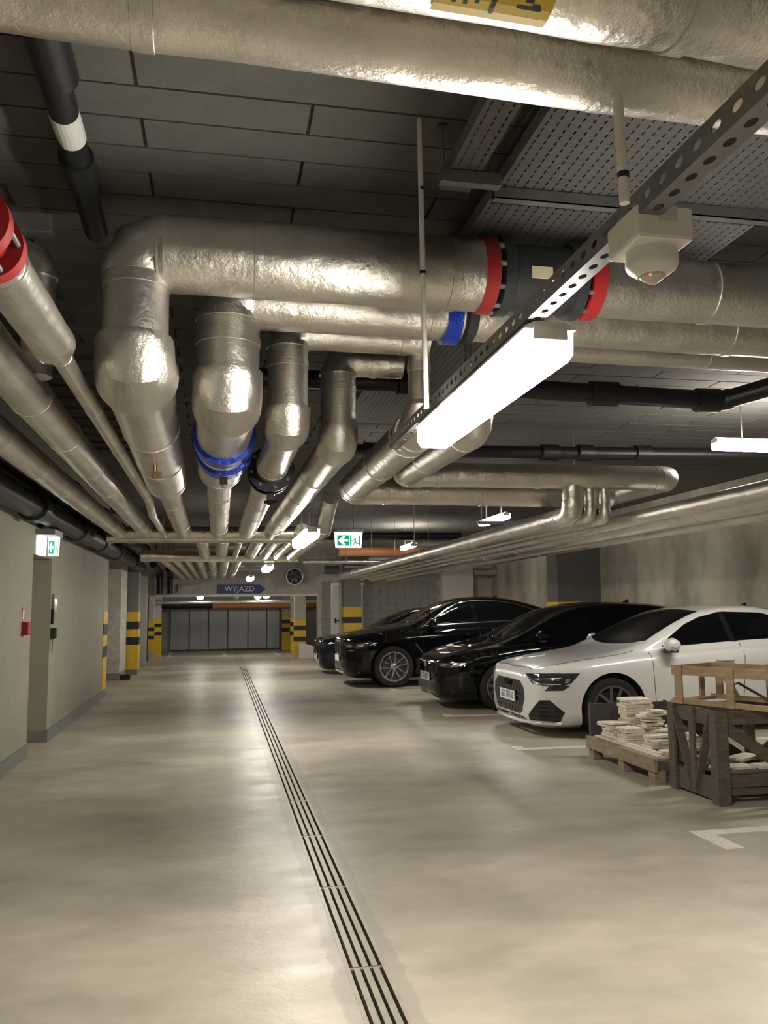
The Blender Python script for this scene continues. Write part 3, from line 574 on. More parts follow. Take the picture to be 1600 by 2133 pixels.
# ------------------------------------------------------------------ signs
def exit_panel(t, o, ax, w_, h_, back):
    # white lit tapered panel with green arrow half and running man half; o = top centre; ax = horizontal, outward normal n
    ax = Vector(ax); n = ax.cross(Vector((0, 0, 1))); o = Vector(o); az = Vector((0, 0, 1))
    p = MB().prism([(-w_/2, 0), (w_/2, 0), (w_/2*.9, -h_), (-w_/2*.9, -h_)], o, ax, az, -n, back).build('light_panel', GLOWM, t)
    e = .0015; q = o+n*e
    def pm(poly, mt, nm_, e2=0.0): MB().prism([(x*w_, y*h_) for x, y in poly], q+n*e2, ax, az, -n, .001).build(nm_, mt, p)
    pm([(-.40, -.18), (.02, -.18), (.02, -.88), (-.40, -.88)], GREENE, 'green_field')
    pm([(-.36, -.53), (-.20, -.27), (-.10, -.27), (-.20, -.46), (-.02, -.46), (-.02, -.60), (-.20, -.60), (-.10, -.79), (-.20, -.79)], GLOWM, 'arrow', .001)
    pm([(.05, -.18), (.11, -.18), (.11, -.88), (.05, -.88)], GREENE, 'door_jamb'); pm([(.36, -.18), (.41, -.18), (.41, -.88), (.36, -.88)], GREENE, 'door_jamb')
    man = MB()
    def limb(a, b, wd):
        a = Vector((a[0]*w_, a[1]*h_)); b = Vector((b[0]*w_, b[1]*h_)); d = (b-a).normalized(); s = Vector((-d.y, d.x))*wd*w_/2
        man.prism([tuple(a+s), tuple(b+s), tuple(b-s), tuple(a-s)], q, ax, az, -n, .001)
    man.prism([(.19*w_+.022*w_*math.cos(k), -.30*h_+.022*w_*math.sin(k)) for k in (2*PI*j/12 for j in range(12))], q, ax, az, -n, .001)
    for a, b, wd in (((.22, -.38), (.24, -.60), .055), ((.21, -.40), (.17, -.52), .025), ((.17, -.52), (.11, -.52), .025), ((.23, -.39), (.29, -.42), .025), ((.29, -.42), (.31, -.52), .025), ((.23, -.58), (.20, -.72), .04), ((.20, -.72), (.15, -.88), .035), ((.25, -.58), (.27, -.73), .04), ((.27, -.73), (.36, -.74), .035)): limb(a, b, wd)
    man.build('running_figure', GREENE, p)
t = thing('exit_sign', 'lit green exit sign with left arrow hanging over the lane', 'exit sign', (1.77, 11.55, 2.3))
exit_panel(t, (1.77, 11.54, 2.475), (1, 0, 0), .40, .215, .03)
MB().box((1.56, 11.50, 2.475), (1.98, 11.62, 2.52)).build('housing', mat('sign_housing', (.3, .3, .31), .4), t, bevel=.008); MB().cyl((1.85, 11.56, 2.52), (1.85, 11.56, 3.42), .009, 8).build('rod', STEEL, t)
t = thing('exit_sign', 'small lit exit sign mounted on the left wall over the niche', 'exit sign', (-1.7, 9.35, 2.1))
exit_panel(t, (-1.725, 9.33, 2.2), (1, 0, 0), .12, .20, .02); MB().box((-1.84, 9.0, 2.2), (-1.65, 9.42, 2.26)).build('housing', mat('sign_housing', (.3, .3, .31), .4), t, bevel=.006); MB().box((-1.84, 9.05, 2.0), (-1.80, 9.36, 2.2)).build('wall_light_wash', GLOWM, t)  # the last glowing box stands in for the sign's light wash on the wall
t = thing('direction_sign', 'dark blue arrow sign reading WYJAZD over the end opening', 'sign', (.6, YB-.02, 2.0))
MB().prism([(-.06, 1.86), (1.17, 1.86), (1.32, 1.985), (1.17, 2.11), (-.06, 2.11)], (0, YB-.02, 0), (1, 0, 0), (0, 0, 1), (0, 1, 0), .02).build('panel', SIGNB, t)
text_obj('WYJAZD', .215, SIGNW, t, (.58, YB-.0225, 1.985), (1, 0, 0), (0, 0, 1), sx=1.0)
t = thing('jet_fan', 'round black duct fan on the wall right of the blue sign', 'fan', (2.1, 24.3, 2.33))
MB().lathe((2.06, 24.5, 2.33), (.12, -1, 0), [(0, .24), (.5, .25), (.5, .225), (.1, .22)], 36).build('casing', WSTEEL, t, smooth='auto')
MB().lathe((2.075, 24.35, 2.33), (.12, -1, 0), [(0, .22), (.02, .22)], 30).build('back_disc', BPL, t)
for k in range(7):
    a = 2*PI*k/7; MB().bar((2.09, 24.2, 2.33), (2.09+.2*math.cos(a), 24.18, 2.33+.2*math.sin(a)), .09, .01, (.0, 1, .35)).build('blade', DARKST, t)
MB().lathe((2.09, 24.22, 2.33), (.12, -1, 0), [(0, .06), (.07, .05), (.09, .01)], 20).build('hub', DARKST, t, smooth=True)
t = thing('height_board', 'dark rectangular board hanging right of the fan', 'board', (3.09, 23.25, 2.36)); MB().box((2.88, 23.2, 2.36), (3.30, 23.3, 2.60)).build('panel', BPL, t, bevel=.004)
for x in (2.95, 3.23): MB().cyl((x, 23.25, 2.59), (x, 23.25, 3.43), .006, 8).build('rod', STEEL, t)
t = thing('fire_call_point', 'red fire alarm button under a red and white notice on the left wall', 'alarm', (XW, 8.6, 1.3))
MB().box((XW, 8.53, 1.335), (XW+.004, 8.65, 1.46)).build('notice', mat('notice_red', (.45, .12, .09), .5), t); MB().box((XW, 8.55, 1.35), (XW+.0055, 8.60, 1.44)).build('notice_print', SIGNW, t)
MB().box((XW, 8.53, 1.20), (XW+.06, 8.66, 1.325)).build('call_point', RED, t, bevel=.006)
t = thing('access_panel', 'steel handle plate with black reader and clear notice on the left wall', 'access panel', (XW, 10.0, 1.3))
MB().box((XW, 9.94, 1.45), (XW+.03, 9.98, 1.61)).build('steel_plate', STEEL, t); MB().box((XW, 9.93, 1.28), (XW+.03, 9.99, 1.45)).build('reader', BPL, t)
MB().box((XW, 9.92, 1.12), (XW+.06, 10.03, 1.235)).build('push_box', mat('dark_green', (.02, .035, .015), .4), t, bevel=.005); MB().cyl((XW+.03, 9.96, .97), (XW+.03, 9.96, 1.12), .012, 8).build('cable', GREYP, t)
MB().box((XW, 10.04, 1.33), (XW+.006, 10.27, 1.56)).build('clear_notice', mat('film_grey', (.42, .42, .38), .15), t)
# yellow pipe sticker with arrow
t = thing('pipe_sticker', 'yellow flow sticker with dark arrow on the overhead pipe', 'sticker', (.44, 1.27, 2.47))
r_ = .1125
def wrapq(nm_, mt, xa, xb, a0, a1, r):
    g = MB(); n = 8; v = []
    for j in range(n+1):
        a = a0+(a1-a0)*j/n
        for x in (xa, xb): v.append((x, 1.17+(x+1.8)*.3/6.4+math.cos(a)*r*-1, 2.565+math.sin(a)*r*-1))
    g.add(v, [(2*j, 2*j+1, 2*j+3, 2*j+2) for j in range(n)]); return g.build(nm_, mt, t)
wrapq('label_film', STICK, .345, .555, .35, 1.75, r_+.001); wrapq('blue_edge', BLUE, .325, .345, .35, 1.45, r_+.001)
for xa, a0, a1 in ((.375, 1.0, 1.5), (.395, .9, 1.5), (.415, .8, 1.45), (.445, .7, 1.6)):
    wrapq('print', BLK, xa, xa+.008, a0, a1, r_+.002)
for j in range(4): wrapq('arrow_print', BLK, .475+.014*j, .49+.014*j, .95+.12*j, 1.06+.12*j, r_+.002)
wrapq('arrow_print', BLK, .49, .535, 1.36, 1.42, r_+.002)

# ------------------------------------------------------------------ folding panels behind the end opening
px = [-1.63, -.99, -.34, .31, 1.0, 1.65, 2.1]
for i in range(6):
    t = thing('folding_panel', ('leftmost', 'second', 'third', 'fourth', 'fifth', 'rightmost')[i]+' grey metal panel of the folding partition at the far end', 'panel', (px[i], 29.75, 0), 'far folding partition')
    MB().box((px[i]+.02, 29.72, .05), (px[i+1]-.02, 29.78, 1.5)).build('sheet', SHUT, t)
    MB().box((px[i+1]-.02, 29.71, .03), (px[i+1]+.012, 29.79, 1.5)).build('joint_strip', mat('joint_dark', (.12, .12, .12), .5), t)
    for k in range(1, 5): x = px[i]+.02+k*(px[i+1]-px[i]-.04)/5; MB().box((x-.008, 29.712, .06), (x+.008, 29.72, 1.49)).build('rib', SHUT, t)

# ------------------------------------------------------------------ cars (local x runs from the front bumper to the tail)
def pchip(xs, ys, q):
    xs = np.array(xs, float); ys = np.array(ys, float); h = np.diff(xs); d = np.diff(ys)/h; m = np.zeros_like(ys)
    for i in range(1, len(xs)-1):
        if d[i-1]*d[i] > 0:
            w1 = 2*h[i]+h[i-1]; w2 = h[i]+2*h[i-1]; m[i] = (w1+w2)/(w1/d[i-1]+w2/d[i])
    m[0] = d[0]; m[-1] = d[-1]; i = np.clip(np.searchsorted(xs, q)-1, 0, len(xs)-2); t = (q-xs[i])/h[i]
    return (2*t**3-3*t**2+1)*ys[i]+(t**3-2*t**2+t)*h[i]*m[i]+(-2*t**3+3*t**2)*ys[i+1]+(t**3-t**2)*h[i]*m[i+1]
def profile_curve(K, n=5):
    # K: list of (y,z); smooth curve through them, n points per span
    P = [np.array(k) for k in K]; out = []
    for i in range(len(P)-1):
        p0 = P[max(i-1, 0)]; p1 = P[i]; p2 = P[i+1]; p3 = P[min(i+2, len(P)-1)]
        sc = np.linalg.norm(p2-p1)
        def tg(a, b, c):
            u = (b-a); v = (c-b); lu = np.linalg.norm(u)+1e-6; lv = np.linalg.norm(v)+1e-6
            return (u/lu*lv+v/lv*lu)/(lu+lv)
        m1 = (tg(p0, p1, p2) if i > 0 else (p2-p1)/sc)*sc*.85; m2 = (tg(p1, p2, p3) if i < len(P)-2 else (p2-p1)/sc)*sc*.85
        for j in range(n):
            t = j/n; out.append((2*t**3-3*t**2+1)*p1+(t**3-2*t**2+t)*m1+(-2*t**3+3*t**2)*p2+(t**3-t**2)*m2)
    out.append(P[-1]); return out

class Car:
    def __init__(s, name, label, X, Y, spec, paint):
        s.X, s.Y, s.sp, s.paint = X, Y, spec, paint
        s.t = thing(name, label, 'car', (X, Y, 0)); s.body()
    def body(s):
        sp = s.sp; xq = np.array(sorted(set(list(np.linspace(0, .35, 14))+list(np.linspace(.35, sp['L']-.35, 56))+list(np.linspace(sp['L']-.35, sp['L'], 10)))))
        g = lambda k, c: pchip([r[0] for r in sp[k]], [r[c] for r in sp[k]], xq)
        top = g('top', 1); ry, rz = g('rail', 1), g('rail', 2); sy, sz = g('sh', 1), g('sh', 2); wy = g('wid', 1); zb = g('bot', 1)
        rings = []
        for i in range(len(xq)):
            W = wy[i]; zs = sz[i]; bot = zb[i]; zm = bot+(zs-bot)*.62
            K = [(0, bot), (W*.86, bot), (W*.955, bot+(zs-bot)*.13), (W*.985, bot+(zs-bot)*.36), (W, zm), (sy[i], zs), (sy[i]-.05*min(1, sy[i]/.8), zs+.03), (ry[i], rz[i]), (ry[i]*.55, rz[i]+(top[i]-rz[i])*.80), (0, top[i])]
            c = profile_curve(K, 4); half = [(float(a), float(b)) for a, b in c]
            full = half + [(-a, b) for a, b in reversed(half[1:-1])]
            rings.append([(float(xq[i]), a, b) for a, b in full])
        mb = MB(); mb.rings(rings)
        me = bpy.data.meshes.new('b'); me.from_pydata(mb.v, [], mb.f); bm = bmesh.new(); bm.from_mesh(me); bmesh.ops.recalc_face_normals(bm, faces=bm.faces); bm.to_mesh(me)
        s.bvh = BVHTree.FromBMesh(bm); bm.free()
        me.materials.append(s.paint); me.materials.append(GAP); me.shade_smooth()
        o = bpy.data.objects.new('body', me); COL.objects.link(o)
        W2 = sp['W']/2; R = sp['R']+.045; cut = MB()
        for ax in (sp['fa'], sp['fa']+sp['wb']):
            for sd in (-1, 1):
                cut.add(*MBlathe((ax, sd*(W2-.30), sp['R']+.005), (0, sd, 0), [(0, R), (.6, R)], 40))
        cm = bpy.data.meshes.new('c'); cm.from_pydata(cut.v, [], cut.f)
        bm = bmesh.new(); bm.from_mesh(cm); bmesh.ops.recalc_face_normals(bm, faces=bm.faces); bm.to_mesh(cm); bm.free()
        cm.materials.append(s.paint); cm.materials.append(GAP); cm.polygons.foreach_set('material_index', [1]*len(cm.polygons))
        c = bpy.data.objects.new('cutter', cm); COL.objects.link(c)
        md = o.modifiers.new('arches', 'BOOLEAN'); md.object = c; md.operation = 'DIFFERENCE'; md.solver = 'EXACT'
        dg = bpy.context.evaluated_depsgraph_get(); nm = bpy.data.meshes.new_from_object(o.evaluated_get(dg)); o.modifiers.clear(); o.data = nm; bpy.data.objects.remove(c)
        bm = bmesh.new(); bm.from_mesh(nm)
        for e in bm.edges:
            if e.calc_face_angle(0) > .7: e.smooth = False
        bm.to_mesh(nm); bm.free()
        o.parent = s.t; s.b = o
    def hit(s, p, d):
        h = s.bvh.ray_cast(Vector(p), Vector(d).normalized())
        return (h[0], h[1]) if h[0] is not None else (None, None)
    def patch(s, name, mt, pts, parent=None, off=.004, skirt=.012, label=None):
        # pts: grid (rows of (origin, dir)) projected onto the body
        rows = []
        for r in pts:
            rr = []
            for p, d in r:
                q, n = s.hit(p, d)
                if q is None: q, n, _, _ = s.bvh.find_nearest(Vector(p))
                if n.dot(Vector(d)) > 0: n = -n
                rr.append((q, n))
            rows.append(rr)
        g = MB(); nr, nc = len(rows), len(rows[0])
        v = [q+n*off for r in rows for q, n in r]; fs = [(i*nc+j, i*nc+j+1, (i+1)*nc+j+1, (i+1)*nc+j) for i in range(nr-1) for j in range(nc-1)]
        bd = [(0, j) for j in range(nc)]+[(i, nc-1) for i in range(1, nr)]+[(nr-1, j) for j in range(nc-2, -1, -1)]+[(i, 0) for i in range(nr-2, 0, -1)]
        k = len(v); v += [rows[i][j][0]-rows[i][j][1]*skirt for i, j in bd]; m_ = len(bd)
        for a in range(m_):
            b = (a+1) % m_; fs.append((bd[a][0]*nc+bd[a][1], bd[b][0]*nc+bd[b][1], k+b, k+a))
        g.add(v, fs); return g.build(name, mt, parent or s.t, smooth='auto', local=True, label=label)
    def scan(s, poly, n=12, m=14):
        # polygon (u,v) -> rows of (u,v) by scanlines in v
        vs = sorted(p[1] for p in poly); lo, hi = vs[0]+1e-4, vs[-1]-1e-4; out = []
        keys = sorted(set([lo, hi]+[v for v in vs if lo < v < hi]+list(np.linspace(lo, hi, n))))
        for v in keys:
            xs = []
            for i in range(len(poly)):
                (a, b), (c, d) = poly[i], poly[(i+1) % len(poly)]
                if (b <= v < d) or (d <= v < b): xs.append(a+(c-a)*(v-b)/(d-b))
            if len(xs) >= 2: x0, x1 = min(xs), max(xs); out.append([(x0+(x1-x0)*j/(m-1), v) for j in range(m)])
        return out
    def side(s, name, mt, poly, sd=-1, **k):       # polygon in (x, z), projected sideways
        return s.patch(name, mt, [[((x, sd*2, z), (0, -sd, 0)) for x, z in r] for r in s.scan(poly, m=20)], **k)
    def front(s, name, mt, poly, **k):             # polygon in (y, z), projected from the front
        return s.patch(name, mt, [[((-1, y, z), (1, 0, 0)) for y, z in r] for r in s.scan(poly)], **k)
    def quarter(s, name, mt, pts, sd=-1, **k):   # corner (x, |y|, z) points, looked at diagonally from the front corner
        h = math.sqrt(.5); d = Vector((h, -sd*h, 0)); ax = Vector((h, sd*h, 0)); o = Vector((0, sd*s.sp['W']/2, 0)); W = s.sp['W']/2
        poly = [(h*x+h*(y-W), z) for x, y, z in pts]
        return s.patch(name, mt, [[(o-d*2+ax*u+Vector((0, 0, z)), d) for u, z in r] for r in s.scan(poly, m=18)], **k)
    def topp(s, name, mt, xb, xe, wb_, we, cb=0, ce=0, **k):   # windscreen / rear glass: from x=xb (half width wb_) to xe (we), curved edges
        rows = []
        for i in range(13):
            t = i/12; w_ = wb_+(we-wb_)*t; r = []
            for j in range(17):
                q = -1+2*j/16; x = xb+cb*q*q+(xe+ce*q*q-xb-cb*q*q)*t; r.append(((x, w_*q, 3), (0, 0, -1)))
            rows.append(r)
        return s.patch(name, mt, rows, **k)
    def seam(s, pts, mode='side', sd=-1, r=.0035, name='panel_gap', mt=None, parent=None):
        P = []
        for i in range(len(pts)-1):
            for j in range(7):
                a = np.array(pts[i])+(np.array(pts[i+1])-np.array(pts[i]))*j/6
                if j == 0 and i > 0: continue
                if mode == 'side': q, n = s.hit((a[0], sd*2, a[1]), (0, -sd, 0))
                elif mode == 'front': q, n = s.hit((-1, a[0], a[1]), (1, 0, 0))
                else: q, n = s.hit((a[0], a[1], 3), (0, 0, -1))
                if q is not None: P.append(q)
        if len(P) > 1: MB().sweep(P, r, 6).build(name, mt or GAP, parent or s.t, local=True)
    def wheel(s, x, sd, kind, rimm):
        R = s.sp['R']; y = sd*(s.sp['W']/2-.025); c = Vector((x, y, R)); o = Vector((0, sd, 0)); rr = s.sp['rim']
        w_ = MB().lathe(c, o, [(-.22, rr), (-.22, R*.93), (-.19, R), (-.03, R), (.0, R*.94), (.002, rr+.02), (-.01, rr), (-.22, rr)], 48, cap=False).build('wheel', TYRE, s.t, smooth='auto', local=True)
        MB().lathe(c, o, [(-.2, rr*.6), (-.012, rr-.012), (-.006, rr+.004), (-.002, rr+.004), (-.004, rr-.02), (-.05, rr-.03), (-.2, rr-.03)], 48, cap=False).build('rim', rimm, w_, smooth='auto', local=True)
        MB().lathe(c, o, [(-.13, .02), (-.13, rr*.72), (-.12, rr*.72)], 32).build('brake_disc', DARKST, w_, local=True)
        sp_ = MB(); n = 10 if kind == 'v' else 5
        for k in range(n):
            a = 2*PI*k/n+.15; u = Vector((math.cos(a), 0, math.sin(a))); v = Vector((-math.sin(a), 0, math.cos(a)))
            if kind == 'v':
                sg = 1 if k % 2 else -1
                sp_.bar(c+u*.045-o*.03+v*.012*sg, c+u*(rr-.012)-o*.012-v*.012*sg, .017, .022, o)
            else:
                for q in (-1, 1): sp_.bar(c+u*.05-o*.035+v*.03*q, c+u*(rr-.012)-o*.014+v*.062*q, .034, .03, o)
        sp_.build('spokes', rimm, w_, local=True)
        MB().lathe(c, o, [(-.06, .065), (-.022, .06), (-.015, .03)], 24).build('hub', rimm, w_, smooth='auto', local=True)
    def wheels(s, kind, rimm):
        for x in (s.sp['fa'], s.sp['fa']+s.sp['wb']):
            for sd in (-1, 1): s.wheel(x, sd, kind, rimm)
    def mirror(s, x, z, mt, low=BPL):
        for sd in (-1, 1):
            q, n = s.hit((x, sd*2, z-.03), (0, -sd, 0)); y = q.y
            m_ = MB(); cs = []
            for t, h, dx in ((0, .35, .5), (.25, .8, .85), (.6, 1, 1), (.85, .8, .85), (1, .3, .4)):
                yy = y+sd*(.03+.20*t); cs.append([(x+.085*dx*math.cos(a)+.0, yy, z+.05+.08*h*math.sin(a)) for a in (2*PI*k/16 for k in range(16))])
            m_.rings(cs); p = m_.build('wing_mirror', mt, s.t, smooth='auto', local=True)
            MB().bar((x+.01, y-sd*.02, z-.03), (x+.01, y+sd*.10, z+.0), .07, .035).box((x-.045, min(y+sd*.05, y+sd*.2), z-.03), (x+.045, max(y+sd*.05, y+sd*.2), z+.012)).build('mirror_foot', low, p, local=True)
    def handle(s, x, z, mt=None):
        for sd in (-1, 1):
            q, n = s.hit((x, sd*2, z), (0, -sd, 0)); y = q.y
            h = MB().box((x-.11, min(y, y+sd*.035), z-.012), (x+.11, max(y, y+sd*.035), z+.018)).build('door_handle', mt or s.paint, s.t, local=True, bevel=.01)
            s.side('handle_cup', GRILLE if s.paint is not PWHITE else mat('cup_shade', (.35, .345, .33), .4), [(x-.06, z-.015), (x+.03, z-.035), (x+.06, z-.015), (x+.04, z+.02), (x-.05, z+.02)], sd, parent=h, off=.002)
    def plate(s, x, z, txt, tilt=0):
        p = MB().box((x-.012, -.26, z-.056), (x, .26, z+.056)).build('number_plate', PLATE, s.t, local=True)
        MB().box((x-.0128, -.259, z-.055), (x-.0122, -.222, z+.055)).build('country_band', SIGNB, p, local=True) if False else None
        MB().box((x-.0128, .222, z-.055), (x-.0122, .259, z+.055)).build('country_band', SIGNB, p, local=True)
        if txt:
            o = text_obj(txt, .118, BLK, p, (s.X+x-.013, s.Y-.02, z-.002), (0, -1, 0), (0, 0, 1), depth=.0008, sx=.82)
def MBlathe(c, ax, pr, seg):
    b = MB(); b.lathe(c, ax, pr, seg); return b.v, b.f

# --- white saloon
A = dict(L=4.5, W=1.82, fa=.87, wb=2.64, R=.325, rim=.235,
  top=[(0, .62), (.03, .70), (.10, .745), (.3, .79), (.6, .845), (.87, .89), (1.10, .935), (1.22, .965), (1.5, 1.125), (1.8, 1.275), (2.1, 1.375), (2.45, 1.42), (2.7, 1.425), (3.1, 1.385), (3.5, 1.26), (3.85, 1.10), (4.1, 1.05), (4.4, 1.0), (4.47, .9), (4.5, .72)],
  rail=[(0, .32, .615), (.03, .45, .69), (.10, .55, .735), (.3, .61, .78), (.6, .66, .835), (.87, .70, .875), (1.1, .74, .91), (1.25, .80, .935), (1.5, .755, 1.06), (1.8, .69, 1.205), (2.1, .63, 1.315), (2.45, .60, 1.365), (2.7, .598, 1.37), (3.1, .605, 1.325), (3.5, .64, 1.20), (3.85, .70, 1.065), (4.1, .70, 1.02), (4.4, .64, .97), (4.47, .55, .88), (4.5, .4, .72)],
  sh=[(0, .50, .58), (.03, .61, .66), (.10, .715, .70), (.3, .805, .745), (.6, .855, .79), (.87, .872, .82), (1.25, .882, .86), (2.0, .885, .90), (3.0, .885, .94), (3.85, .86, .965), (4.3, .78, .95), (4.45, .70, .88), (4.5, .6, .70)],
  wid=[(0, .56), (.03, .665), (.10, .765), (.2, .82), (.3, .852), (.45, .882), (.6, .897), (.87, .908), (2, .91), (3.6, .908), (4.1, .88), (4.4, .80), (4.5, .66)],
  bot=[(0, .235), (.03, .19), (.10, .165), (.3, .15), (.87, .15), (3.6, .16), (4.2, .2), (4.45, .30), (4.5, .4)])
XA, YA = 3.32, 9.41
c = Car('white_saloon', 'white saloon car with dark windows parked behind the wooden crates', XA, YA, A, PWHITE)
c.wheels('d', RIMD)
c.topp('windscreen', GLASS, 1.24, 2.06, .70, .565, cb=.13, ce=.04); c.topp('rear_window', GLASS, 3.08, 3.78, .52, .60, ce=-.1)
dlo1 = [(1.50, .955), (2.36, 1.005), (2.30, 1.325), (2.05, 1.275), (1.85, 1.20), (1.62, 1.065)]
dlo2 = [(2.43, 1.01), (3.35, 1.045), (3.38, 1.12), (3.10, 1.255), (2.85, 1.32), (2.37, 1.335)]
for sd in (-1, 1):
    c.side('side_window', GLASS, dlo1, sd); c.side('side_window', GLASS, dlo2, sd); c.side('window_pillar', GRILLE, [(2.36, 1.0), (2.44, 1.0), (2.38, 1.335), (2.29, 1.33)], sd, off=.003)
    c.seam([(1.33, .90), (1.335, .70), (1.37, .25)], sd=sd); c.seam([(2.46, 1.0), (2.44, .7), (2.42, .25)], sd=sd); c.seam([(1.40, .22), (3.2, .22)], sd=sd); c.seam([(3.40, 1.03), (3.42, .75), (3.3, .5)], sd=sd)
    hl = c.quarter('headlamp', LENS, [(.03, .50, .685), (.07, .62, .59), (.14, .74, .572), (.33, .84, .572), (.40, .87, .60), (.48, .89, .70), (.25, .82, .70), (.1, .7, .695)], sd, off=.006)
    c.quarter('lamp_strip', LENSC, [(.05, .56, .650), (.08, .64, .597), (.14, .74, .58), (.30, .83, .58), (.30, .83, .592), (.14, .74, .592), (.09, .65, .609), (.05, .57, .655)], sd, parent=hl, off=.010)
    c.quarter('lamp_strip', LENSC, [(.09, .66, .632), (.30, .835, .645), (.30, .835, .655), (.09, .66, .641)], sd, parent=hl, off=.010)
    c.quarter('lamp_reflector', LENSC, [(.33, .85, .60), (.37, .86, .60), (.39, .865, .645), (.35, .855, .645)], sd, parent=hl, off=.010)
    c.quarter('lamp_step', LENS, [(.15, .755, .515), (.31, .84, .52), (.39, .87, .572), (.19, .79, .575)], sd, off=.006)
    it = c.quarter('air_intake', GRILLE, [(.04, .56, .195), (.03, .56, .25), (.12, .70, .415), (.2, .77, .42), (.31, .85, .285), (.25, .82, .185)], sd, off=.006)
    for k in range(4): z = .225+.042*k; c.quarter('intake_slat', mat('trim_slat', (.03, .03, .03), .5), [(.06+.015*k, .64+.02*k, z), (.23, .81, z), (.23, .81, z+.012), (.06+.015*k, .64+.02*k, z+.012)], sd, parent=it, off=.012)
gr = c.front('grille', GRILLE, [(-.41, .275), (-.35, .235), (.35, .235), (.41, .275), (.495, .42), (.47, .53), (.36, .60), (-.36, .60), (-.47, .53), (-.495, .42)], off=.008)
for k in range(4):
    for j in range(-4, 5):
        z = .28+.075*k; y = j*.1+(.05 if k % 2 else 0)
        if abs(y) < .42: c.front('grille_mesh', mat('mesh_black', (.05, .05, .052), .3), [(y-.03, z), (y, z-.02), (y+.03, z), (y, z+.02)], parent=gr, off=.014)
em = MB()
for j in range(4): em.lathe((-.012, (j-1.5)*.052, .555), (-1, 0, 0), [(0, .036), (0, .029), (.006, .029), (.006, .036), (0, .036)], 24)
em.build('ring_emblem', mat('emblem_black', (.02, .02, .022), .2), gr, local=True)
c.plate(-.022, .415, 'GD 7R350')
for y in (-.35, .0, .35): MB().box((.0, y-.008, .15), (.07, y+.008, .215)).build('splitter_fin', PWHITE, c.t, local=True)
MB().sweep([(.30, -.80, .165), (.10, -.66, .165), (.0, -.40, .16), (-.015, 0, .16), (.0, .40, .16), (.10, .66, .165), (.30, .80, .165)], .02, 8).build('splitter', PWHITE, c.t, local=True, smooth=True)
c.front('lower_grille', GRILLE, [(-.5, .185), (.5, .185), (.42, .215), (-.42, .215)], off=.004)
c.mirror(1.53, .935, PWHITE); c.handle(2.2, .81); c.handle(3.2, .84)
c.seam([(.09, -.55), (.10, -.3), (.07, 0), (.10, .3), (.09, .55)], 'top'); c.seam([(.30, -.70), (.8, -.76), (1.18, -.77)], 'top'); c.seam([(.30, .70), (.8, .76), (1.18, .77)], 'top')
MB().prism([(0, 0), (.14, 0), (.12, .05)], (3.0, -.006, 1.39), (1, 0, 0), (0, 0, 1), (0, 1, 0), .012).build('roof_fin', GRILLE, c.t, local=True)

# --- black hatchback
B = dict(L=4.28, W=1.79, fa=.87, wb=2.62, R=.318, rim=.225,
  top=[(0, .58), (.03, .68), (.10, .74), (.3, .81), (.6, .88), (.87, .93), (1.02, .965), (1.3, 1.10), (1.6, 1.265), (1.9, 1.39), (2.2, 1.45), (2.6, 1.478), (3.2, 1.46), (3.7, 1.41), (3.9, 1.34), (4.1, 1.12), (4.22, .95), (4.28, .7)],
  rail=[(0, .25, .575), (.03, .40, .67), (.10, .52, .725), (.3, .59, .80), (.6, .65, .865), (.87, .70, .905), (1.05, .78, .935), (1.3, .755, 1.04), (1.6, .70, 1.19), (1.9, .65, 1.32), (2.2, .62, 1.395), (2.6, .61, 1.42), (3.2, .61, 1.40), (3.7, .60, 1.33), (3.9, .58, 1.26), (4.1, .60, 1.07), (4.22, .58, .92), (4.28, .4, .7)],
  sh=[(0, .38, .52), (.03, .55, .62), (.10, .68, .68), (.3, .78, .75), (.6, .83, .80), (.87, .855, .835), (1.25, .868, .88), (2.0, .872, .92), (3.0, .872, .95), (3.7, .86, .98), (4.1, .80, .95), (4.22, .72, .85), (4.28, .6, .68)],
  wid=[(0, .44), (.03, .60), (.10, .72), (.3, .83), (.6, .875), (.87, .893), (2, .895), (3.4, .893), (3.9, .87), (4.2, .80), (4.28, .70)],
  bot=[(0, .26), (.03, .21), (.10, .185), (.3, .165), (.87, .16), (3.6, .18), (4.1, .22), (4.28, .38)])
c = Car('black_hatchback', 'black hatchback parked between the white saloon and the coupe SUV', 2.97, 12.0, B, PBLACK)
c.wheels('d', RIMM)
c.topp('windscreen', GLASS, 1.06, 1.88, .70, .585, cb=.13, ce=.04); c.topp('rear_window', GLASS, 3.78, 4.08, .50, .53)
for sd in (-1, 1):
    c.side('side_window', GLASS, [(1.40, .98), (2.20, 1.02), (2.16, 1.375), (1.95, 1.325), (1.70, 1.20)], sd); c.side('side_window', GLASS, [(2.28, 1.025), (3.35, 1.06), (3.30, 1.30), (3.05, 1.38), (2.24, 1.385)], sd)
    c.seam([(1.27, .92), (1.29, .7), (1.33, .28)], sd=sd); c.seam([(2.30, 1.0), (2.28, .7), (2.26, .28)], sd=sd)
    hl = c.quarter('headlamp', LENS, [(.02, .42, .655), (.05, .56, .60), (.16, .74, .585), (.33, .83, .61), (.48, .862, .69), (.30, .80, .672), (.1, .68, .662)], sd, off=.006)
    c.quarter('lamp_reflector', LENSC, [(.16, .75, .602), (.30, .82, .615), (.36, .84, .66), (.22, .78, .655)], sd, parent=hl, off=.010)
    c.quarter('lamp_reflector', LENSC, [(.06, .60, .612), (.11, .69, .607), (.13, .71, .645), (.08, .64, .645)], sd, parent=hl, off=.010)
    c.front('lamp_strip', LENSC, [(sd*.10, .635), (sd*.50, .648), (sd*.50, .658), (sd*.10, .645)], parent=hl, off=.010)
    c.seam([(.48, .70), (.60, .735), (.75, .745)], sd=sd, r=.004, name='lamp_crease', mt=CHROME)
    c.seam([(.3, sd*.68), (1.1, sd*.75)], 'top')
